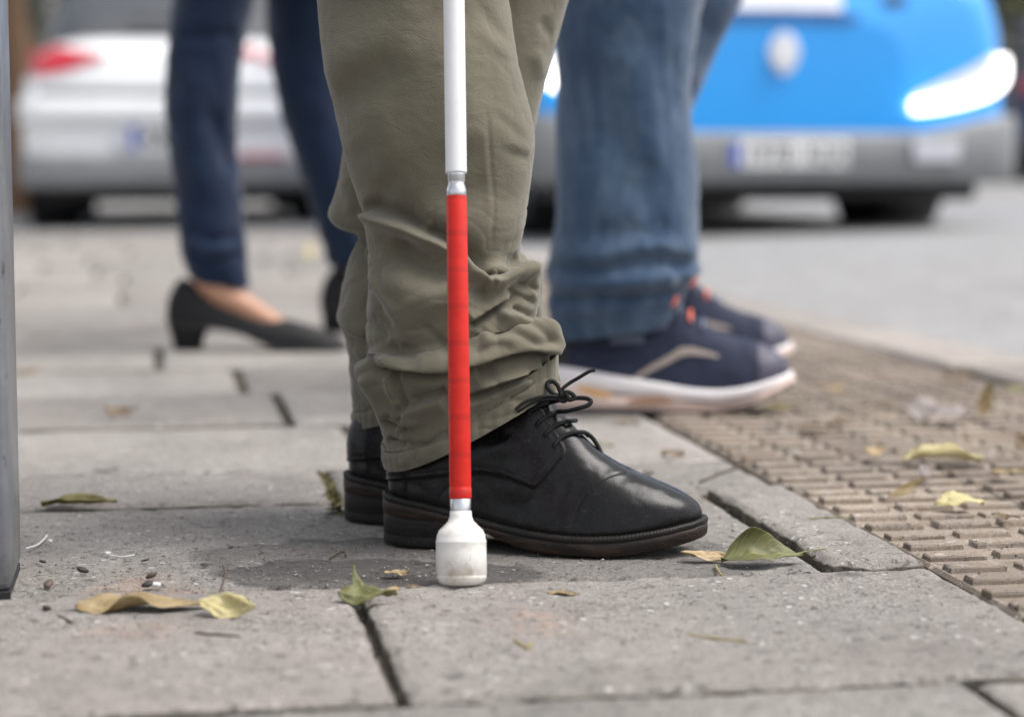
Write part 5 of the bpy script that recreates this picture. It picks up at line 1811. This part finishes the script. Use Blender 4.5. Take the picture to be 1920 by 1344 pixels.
# ================================================================== fallen leaves, twigs, seeds
def leaf_mat(name, a, b, vein, spot=(0.16, 0.10, 0.04), spots=0.4):
    m = NT(name)
    p = m.obj()
    sep = m.t.nodes.new('ShaderNodeSeparateXYZ')
    m.t.links.new(p, sep.inputs[0])
    c = m.mix(m.ramp(m.noise(p, 55, 4, .6), [(0.35, 0.0), (0.68, 1.0)]), a, b)
    uv = m.n('UVMap')
    s2 = m.t.nodes.new('ShaderNodeSeparateXYZ')
    m.t.links.new(uv, s2.inputs[0])
    yy = m.math('ABSOLUTE', m.math('SUBTRACT', s2.outputs[1], 0.5))
    mid = m.ramp(yy, [(0.0, 1.0), (0.045, 0.0)])
    dg = m.math('SINE', m.math('MULTIPLY', m.math('SUBTRACT', s2.outputs[0], m.math('MULTIPLY', yy, 0.55)), 62.0))
    side = m.ramp(dg, [(0.86, 0.0), (0.99, 0.55)])
    vm = m.math('MAXIMUM', mid, side)
    c = m.mix(m.math('MULTIPLY', vm, 0.6), c, vein)
    c = m.mix(m.math('MULTIPLY', m.ramp(m.noise(p, 120, 4, .7), [(0.56, 0.0), (0.68, 1.0)]), spots), c, spot)
    h = m.math('SUBTRACT', m.math('MULTIPLY', m.noise(p, 240, 3), 0.6), vm)
    m.set(Base__Color=c, Roughness=0.55, Normal=m.bump(h, 0.5, 0.0006))
    return m.m


LM = {
    'yellow': leaf_mat('leaf_pale_yellow', (0.40, 0.34, 0.15), (0.52, 0.455, 0.24), (0.46, 0.40, 0.22), spots=0.25),
    'ochre': leaf_mat('leaf_ochre', (0.185, 0.128, 0.045), (0.32, 0.245, 0.135), (0.34, 0.27, 0.15)),
    'tan': leaf_mat('leaf_tan', (0.36, 0.26, 0.14), (0.44, 0.33, 0.19), (0.30, 0.2, 0.1)),
    'olive': leaf_mat('leaf_olive', (0.115, 0.100, 0.025), (0.23, 0.195, 0.065), (0.30, 0.27, 0.12)),
    'green': leaf_mat('leaf_green', (0.070, 0.075, 0.020), (0.135, 0.135, 0.042), (0.26, 0.255, 0.10), spots=0.3),
    'brown': leaf_mat('leaf_brown', (0.13, 0.088, 0.050), (0.22, 0.155, 0.095), (0.12, 0.08, 0.04)),
    'grey': leaf_mat('leaf_grey_brown', (0.20, 0.172, 0.16), (0.27, 0.235, 0.22), (0.16, 0.13, 0.12)),
}
M_TWIG = simple('twig_bark', (0.070, 0.050, 0.036), 0.9)
M_SEED = simple('seed_husk', (0.034, 0.026, 0.022), 0.6)
M_SEEDB = simple('seed_husk_reddish', (0.095, 0.060, 0.048), 0.6)
M_STEM = simple('leaf_stalk', (0.25, 0.20, 0.08), 0.7)
M_CHALK = simple('white_chip', (0.62, 0.61, 0.60), 0.8)
M_GRITD = simple('grit_dark', (0.055, 0.047, 0.040), 0.9)
M_GRITP = simple('grit_pale', (0.30, 0.285, 0.26), 0.9)


def leaf(px, py, L, Wd, yaw, mat, label, bend=0.0, cup=0.0, tilt=0.0, curls=(), wave=0.002, lift=0.0, stalk=0.0, pitch=0.0, z0=0.0, twist=0.0, seed=0, name='leaf', asym=1.0):
    """A thin leaf. bend: arc along its length (radians), cup: arc across, curls: (centre along -1..1, spread, side, radius, start) rolls an edge up and over,
    tilt/pitch: how it leans, yaw: heading on the ground."""
    nu, nv = 40, 22
    t = np.linspace(0, 1, nu)
    prof_w = np.sin(math.pi * t ** (0.85 * asym)) ** 0.8 * (1 - 0.35 * t) * 1.12
    prof_w = np.maximum(prof_w, 0.015)
    v = np.linspace(-1, 1, nv)
    T, V = np.meshgrid(t, v, indexing='ij')
    x = (T - 0.5) * L
    y = V * prof_w[:, None] * Wd / 2
    z = np.zeros_like(x)
    nz = np.stack([T * 3 + seed * 5.3, V * 1.2, np.full_like(T, seed)], -1)
    # ragged margin
    y *= 1 + 0.13 * fbm(np.stack([T * 9 + seed, np.sign(V) * 3, np.full_like(T, seed * 2.)], -1), 2)
    # roll of the margins
    for (cx, sp, side, R, st) in curls:
        amt = np.exp(-((T * 2 - 1 - cx) / sp) ** 2)
        yy = y * side
        over = np.maximum(0, yy - st)
        phi = np.minimum(over / R, 3.6) * amt
        ny = np.where(over > 0, st + R * np.sin(np.minimum(phi, 3.6)) + over * (1 - amt) * 0.9, yy)
        zz = np.where(over > 0, R * (1 - np.cos(phi)), 0)
        y = ny * side
        z += zz
    if cup:
        r = (Wd / 2) / abs(cup)
        z += np.sign(cup) * (r - np.sqrt(np.maximum(r * r - np.minimum(np.abs(y), r * .98) ** 2, 0)))
    z += wave * fbm(nz, 3) * 1.3
    if bend:
        r = L / bend
        ph = x / r
        x, z = (r - z) * np.sin(ph), r - (r - z) * np.cos(ph)
    if twist:
        a = (T - 0.5) * twist
        y, z = y * np.cos(a) - z * np.sin(a), y * np.sin(a) + z * np.cos(a)
    P = np.stack([x, y, z], -1)
    R = Matrix.Rotation(math.radians(yaw), 3, 'Z') @ Matrix.Rotation(math.radians(pitch), 3, 'Y') @ Matrix.Rotation(math.radians(tilt), 3, 'X')
    Q = P @ np.array(R).T
    zmin = Q[..., 2].min()
    g = gnd(px, py)
    off = np.array([g[0], g[1], -zmin + 0.0009 + lift + z0])
    mb = MB()
    mb.grid(P)
    if stalk:
        st = P[-1, nv // 2]
        d = P[-1, nv // 2] - P[-4, nv // 2]
        d = d / np.linalg.norm(d)
        mb.tube([st - d * .004, st + d * stalk * .5 + np.array([0, 0.003, 0.0006]), st + d * stalk + np.array([0, 0.008, -0.001])], [0.0008, 0.0006, 0.0007], 6, 4)
    o = mb.build(name, LM[mat])
    uvl = o.data.uv_layers.new(name='UVMap')
    co = [0.0] * (2 * len(o.data.loops))
    n0 = nu * nv
    for lp in o.data.loops:
        k = lp.vertex_index
        if k < n0:
            co[2 * lp.index], co[2 * lp.index + 1] = t[k // nv], (v[k % nv] + 1) / 2
        else:
            co[2 * lp.index + 1] = 0.5
    uvl.data.foreach_set('uv', co)
    so = o.modifiers.new('thickness', 'SOLIDIFY')
    so.thickness = 0.0004
    o.rotation_euler = R.to_euler()
    o.location = Vector(off)
    tag(o, label, 'leaf', 'fallen leaves on the pavement')
    return o


# in front, on the slabs
leaf(268, 1146, 0.112, 0.046, 4, 'ochre', 'ochre brown leaf with its middle rolled up, beside the pale yellow leaf', curls=((-0.15, 0.42, -1, 0.0085, 0.002), (0.7, 0.3, 1, 0.02, 0.006)), wave=0.003, tilt=14, seed=1)
leaf(430, 1160, 0.056, 0.024, -22, 'yellow', 'small pale yellow leaf with a ragged margin, beside the rolled ochre leaf', tilt=38, bend=0.5, wave=0.003, twist=0.5, seed=2)
leaf(148, 952, 0.082, 0.030, -1, 'olive', 'flat olive yellow leaf seen on edge behind the grey post', bend=-0.25, cup=0.5, tilt=6, wave=0.0035, seed=3)
leaf(690, 1132, 0.052, 0.026, -10, 'green', 'green leaf bent upwards across the open slab joint', curls=((-0.6, 0.5, 1, 0.016, 0.002),), tilt=24, bend=0.7, wave=0.003, twist=-0.7, seed=4)
leaf(672, 1118, 0.040, 0.010, 118, 'green', 'narrow green leaf blade standing up at the slab joint', bend=0.9, pitch=-38, twist=0.4, seed=5, wave=.001)
leaf(744, 1080, 0.023, 0.012, 12, 'tan', 'tan leaf scrap on the damp patch beside the cane tip', tilt=20, wave=.002, seed=6, twist=.4)
leaf(738, 1108, 0.011, 0.008, 0, 'tan', 'tiny round tan leaf scrap at the edge of the damp patch', tilt=15, wave=.001, seed=7)
leaf(776, 1104, 0.016, 0.006, 5, 'brown', 'narrow brown leaf scrap just before the cane tip', tilt=10, wave=.001, seed=8)
leaf(1056, 1116, 0.028, 0.009, -2, 'ochre', 'thin ochre leaf sliver on the slab under the shoe toe', cup=.7, tilt=8, wave=.001, seed=9)
leaf(1428, 1056, 0.078, 0.050, 7, 'green', 'olive green leaf folded upright before the shoe toe', curls=((-0.1, 1.4, 1, 0.013, -0.002),), tilt=8, bend=-0.45, wave=.003, stalk=0.024, seed=10)
leaf(1326, 1052, 0.050, 0.016, -4, 'tan', 'pale tan dry leaf lying at the shoe toe', tilt=12, wave=.003, bend=.3, seed=11)
leaf(1532, 984, 0.024, 0.0075, 4, 'green', 'tiny green leaflet with a curved stalk on the raised slab', bend=-.5, stalk=0.026, pitch=-6, wave=.0006, lift=.003, seed=12)
# on the tactile paving
leaf(1768, 878, 0.100, 0.062, 4, 'yellow', 'pale yellow leaf rolled into a tube on the tactile paving', curls=((0.0, 1.8, 1, 0.0105, 0.0), (0.0, 1.8, -1, 0.0105, 0.0)), wave=.003, bend=-.2, lift=.007, seed=13)
leaf(1800, 964, 0.056, 0.034, 2, 'yellow', 'pale yellow leaf arched over the bars of the tactile paving', bend=-0.8, tilt=26, curls=((0.5, .5, -1, .01, .004),), wave=.003, lift=.008, seed=14)
leaf(1700, 946, 0.048, 0.012, 14, 'ochre', 'thin brown leaf curl sticking up from the tactile paving', pitch=-26, tilt=50, twist=.8, bend=.4, lift=.008, seed=15, wave=.001)
leaf(1912, 852, 0.034, 0.022, 25, 'brown', 'curled brown leaf open like a hoop on the tactile paving', bend=2.6, tilt=80, lift=.006, seed=16, wave=.002)
leaf(1848, 790, 0.054, 0.024, 8, 'ochre', 'brown ochre leaf standing upright on the tactile paving', tilt=88, bend=.5, pitch=-74, lift=.006, seed=17)
leaf(1762, 798, 0.092, 0.060, -14, 'grey', 'flat grey brown leaf lying beside the upright ochre leaf', tilt=22, wave=.005, lift=.009, seed=18)
leaf(1466, 778, 0.058, 0.020, 6, 'olive', 'olive leaf lying under the toe of the running shoe', cup=.5, tilt=8, lift=.008, seed=19)
leaf(1172, 796, 0.040, 0.022, 0, 'brown', 'brown leaf on the slabs under the running shoe', tilt=14, wave=.003, seed=20)
leaf(1530, 815, 0.045, 0.016, 4, 'brown', 'dark brown leaf lying flat between the bars past the running shoe', tilt=8, lift=.006, wave=.003, seed=21)
leaf(1656, 705, 0.062, 0.012, 52, 'brown', 'thin brown leaf stalk with a knob near the kerb', pitch=-8, twist=.5, lift=.008, seed=22)
leaf(1910, 742, 0.045, 0.02, 5, 'olive', 'olive leaf lying by the kerb stones', tilt=14, lift=.008, seed=23)
leaf(1888, 905, 0.040, 0.013, -25, 'tan', 'tan leaf scrap under the hooped brown leaf', tilt=10, lift=.009, wave=.003, seed=29)
leaf(1640, 868, 0.034, 0.014, 30, 'tan', 'small tan leaf scrap before the pale rolled leaf', tilt=24, lift=.008, seed=32, wave=.003)
leaf(1560, 742, 0.050, 0.018, -8, 'tan', 'tan leaf lying near the toe of the running shoe', tilt=20, lift=.008, seed=33, wave=.004)
leaf(1795, 722, 0.060, 0.022, 12, 'brown', 'brown curled leaf beside the kerb stones', bend=1.0, tilt=30, lift=.008, seed=34, wave=.004)
leaf(1885, 985, 0.030, 0.012, -30, 'brown', 'small brown leaf scrap under the arched yellow leaf', tilt=18, lift=.006, seed=35, wave=.002)
leaf(1735, 905, 0.030, 0.016, 60, 'grey', 'small grey leaf scrap between the two pale yellow leaves', tilt=18, lift=.006, seed=36, wave=.003)
leaf(1585, 800, 0.036, 0.012, 20, 'brown', 'brown leaf scrap between the running shoe and the rolled yellow leaf', tilt=20, lift=.006, seed=37, wave=.003)
leaf(1655, 770, 0.030, 0.014, -15, 'ochre', 'ochre leaf scrap before the flat grey brown leaf', tilt=22, lift=.006, seed=38, wave=.003)
leaf(1405, 868, 0.026, 0.010, -10, 'brown', 'small brown leaf scrap at the slab edge past the shoe toe', tilt=18, seed=39, wave=.002)
leaf(1262, 858, 0.030, 0.014, 15, 'brown', 'brown leaf scrap in the joint above the shoe toe', tilt=20, seed=40, wave=.003)
leaf(1130, 838, 0.030, 0.012, -20, 'olive', 'small olive leaf scrap behind the shoe laces', tilt=18, seed=41, wave=.002)
# behind, out of focus
leaf(634, 956, 0.050, 0.022, 70, 'olive', 'yellow olive leaf in the mossy slab joint behind the shoe heel', tilt=-12, bend=.4, seed=24)
leaf(226, 780, 0.055, 0.016, 20, 'brown', 'curved brown leaf on the slabs between the post and the black shoes', bend=1.6, tilt=40, seed=25)
leaf(52, 700, 0.070, 0.020, 62, 'brown', 'dark brown leaf close behind the grey post', bend=.8, tilt=20, seed=26)
leaf(75, 634, 0.040, 0.02, 10, 'brown', 'small brown leaf well behind the grey post', bend=.6, seed=27)
leaf(582, 484, 0.075, 0.045, 60, 'yellow', 'pale yellow leaf standing up between the dark jeans', tilt=70, pitch=-30, seed=28)
leaf(198, 882, 0.030, 0.014, 0, 'grey', 'small dark leaf pressed into the slab joint behind the flat olive leaf', seed=30, wave=.001)
leaf(1205, 893, 0.030, 0.018, -30, 'grey', 'grey leaf beside the toe of the far black shoe', tilt=20, bend=.5, seed=31)


def twig(pts, r, label, mat=M_TWIG, lift=0.0016, name='twig'):
    P = []
    for p in pts:
        g = gnd(p[0], p[1])
        P.append([g[0], g[1], (p[2] if len(p) > 2 else 0.0) + lift])
    P = np.array(P)
    c = P[0].copy()
    o = MB().tube(P - c, r, 7, 5).build(name, mat)
    o.location = Vector(c)
    tag(o, label, 'twig', 'bits of twig on the pavement')
    return o


twig([(1312, 906), (1350, 890), (1398, 873)], 0.0014, 'dark straight twig on the slabs past the shoe toe')
twig([(1372, 868), (1386, 866), (1396, 872, .006)], 0.0010, 'short twig fork at the end of the straight twig')
twig([(1341, 1062), (1346, 1072), (1354, 1082)], 0.0011, 'pale broken twig end before the shoe toe', M_STEM)
twig([(1518, 1046), (1532, 1042), (1542, 1028, .004)], 0.0012, 'crooked twig at the corner of the raised slab')
twig([(1290, 1193), (1330, 1199), (1400, 1206)], 0.0012, 'thin twig on the front slab below the olive green leaf', M_STEM)
twig([(965, 1203), (980, 1214), (990, 1219), (994, 1208)], 0.0013, 'bent pale brown twig on the front slab below the cane tip', M_STEM)
twig([(48, 1031), (70, 1024), (84, 1012), (88, 1006)], 0.0009, 'pale straw by the foot of the grey post', M_CHALK)
twig([(205, 1044), (230, 1046), (252, 1043)], 0.0007, 'pale straw between the dark seeds', M_CHALK)
twig([(110, 1158), (124, 1164), (136, 1172)], 0.0012, 'short brown stick before the rolled ochre leaf')
twig([(405, 1134), (412, 1122, .004), (422, 1106, .012), (418, 1096, .016)], 0.0008, 'thin brown stalk rising behind the pale yellow leaf')
twig([(365, 1190), (390, 1192), (420, 1194), (450, 1197)], 0.0010, 'worn brown twig on the front slab below the pale yellow leaf')
twig([(618, 1050), (634, 1040), (646, 1038), (648, 1045)], 0.0010, 'black crooked twig in the damp patch')
twig([(1548, 1002), (1560, 1000), (1566, 1003)], 0.0012, 'stubby black twig under the green leaflet')


def seed_husk(px, py, s, yaw, mat, label, flat=0.55):
    th = np.linspace(0, 2 * math.pi, 14, endpoint=False)
    rows = []
    for a in np.linspace(0.02, math.pi - .02, 9):
        r = math.sin(a)
        rows.append(np.stack([np.full(14, math.cos(a) * s * 1.25), r * s * np.cos(th) * .8, r * s * flat * np.sin(th) + .0], 1))
    P = np.array(rows)
    P += 0.08 * s * fbm(P * 300 + px, 2)[..., None] * np.array([1, 1, .6])
    o = MB().grid(P, close_u=True).fan(P[0]).fan(P[-1]).build('seed', mat)
    g = gnd(px, py)
    o.location = (g[0], g[1], s * flat * .9 + .0012)
    o.rotation_euler = (random.uniform(-.4, .4), random.uniform(-.5, .5), math.radians(yaw))
    tag(o, label, 'seed', 'seeds scattered by the grey post')


seed_husk(155, 1075, .0048, 10, M_SEED, 'black half round seed between the post and the leaves')
seed_husk(91, 1101, .0048, 70, M_SEEDB, 'reddish brown pointed seed near the foot of the post')
seed_husk(284, 1085, .0044, 5, M_SEEDB, 'brown open seed husk above the rolled ochre leaf')
seed_husk(276, 1102, .0044, 10, M_SEED, 'dark seed touching a white chip above the ochre leaf')
seed_husk(88, 1147, .0044, 80, M_SEED, 'dark upright seed on the front slab before the post')
seed_husk(272, 1054, .0034, 0, M_SEED, 'flat black seed further back on the slab', .3)
seed_husk(384, 1062, .0034, 0, M_SEED, 'thin black seed at the rim of the damp patch', .25)
seed_husk(80, 1057, .0028, 10, M_SEED, 'small black seed beside the post with a stalk', .5)
seed_husk(433, 1030, .0022, 0, M_SEED, 'tiny black seed behind the damp patch', .5)
seed_husk(465, 1131, .0022, 90, M_SEED, 'tiny round black seed right of the pale yellow leaf', .9)
for k, (px, py, s, lab) in enumerate(((292, 1101, .0042, 'white chip beside the dark seed'), (201, 1041, .0034, 'white chip behind the black half round seed'), (93, 1018, .0034, 'white chip by the pale straw near the post'))):
    o = MB().box((-s, -s * .6, 0), (s, s * .6, s * .9), s * .3).build('stone_chip', M_CHALK, smooth=False)
    g = gnd(px, py)
    o.location = (g[0], g[1], .0008)
    o.rotation_euler = (.2, .1, k)
    tag(o, lab, 'stone chip', 'white chips by the grey post')

# loose grit: thousands of crumbs, nobody could count them
n = 5200
pxs = np.concatenate([rng.uniform(-60, 1760, n - 1600), rng.normal(240, 150, 700), rng.normal(700, 190, 500), rng.uniform(1500, 1920, 400)])
pys = np.concatenate([rng.uniform(880, 1344, n - 1600), rng.normal(1085, 40, 700), rng.normal(1075, 45, 500), rng.uniform(860, 1100, 400)])
mb = MB()
mats = []
for a, b in zip(pxs, pys):
    g = gnd(a, max(b, 700))
    uu, v_ = w2uv(g[0], g[1])
    s = abs(rng.normal(0, .00032)) + .00026
    if rng.random() < .012:
        s *= 2.0
    z = .0008 if uu < U_SLAB else (.006 if rng.random() < .5 else -.002)
    big = rng.random() < .03
    an = rng.random() * 6.28
    el = rng.uniform(1, 2.6)
    if big:
        s, el = rng.uniform(.0006, .0012), rng.uniform(2.0, 4.5)
    ca, sa = math.cos(an), math.sin(an)
    q = [(-s * el, -s, 0), (s * el, -s * .8, 0), (s * .9 * el, s, 0), (-s * .8 * el, s * .9, 0), (rng.normal(0, s * .3), rng.normal(0, s * .3), s * rng.uniform(.5, 1.5))]
    q = [(g[0] + x * ca - y * sa, g[1] + x * sa + y * ca, z + zz - .0004) for x, y, zz in q]
    mb.add(q, [(0, 1, 4), (1, 2, 4), (2, 3, 4), (3, 0, 4)])
    mats += [0 if rng.random() < .66 else 1] * 4
gr = mb.build('grit', [M_GRITD, M_GRITP], smooth=False)
gr.data.polygons.foreach_set('material_index', mats)
tag(gr, 'loose grit and crumbs scattered over the slabs', 'grit', kind='stuff')

# moss in the joint behind the heel
mb = MB()
for k in range(420):
    t = rng.random()
    a = np.array([604, 884]) * (1 - t) + np.array([641, 966]) * t
    g = gnd(a[0] + rng.normal(0, 5), a[1])
    s = rng.uniform(.0014, .004)
    d = rng.normal(size=(3, 3)) * s
    mb.add(np.array([g[0], g[1], rng.uniform(-.010, .001)]) + d, [(0, 1, 2)])
M_MOSS = simple('moss', (0.10, 0.088, 0.028), 0.95)
tag(mb.build('moss', M_MOSS, smooth=False), 'olive moss in the slab joint behind the shoe heel', 'moss', kind='stuff')
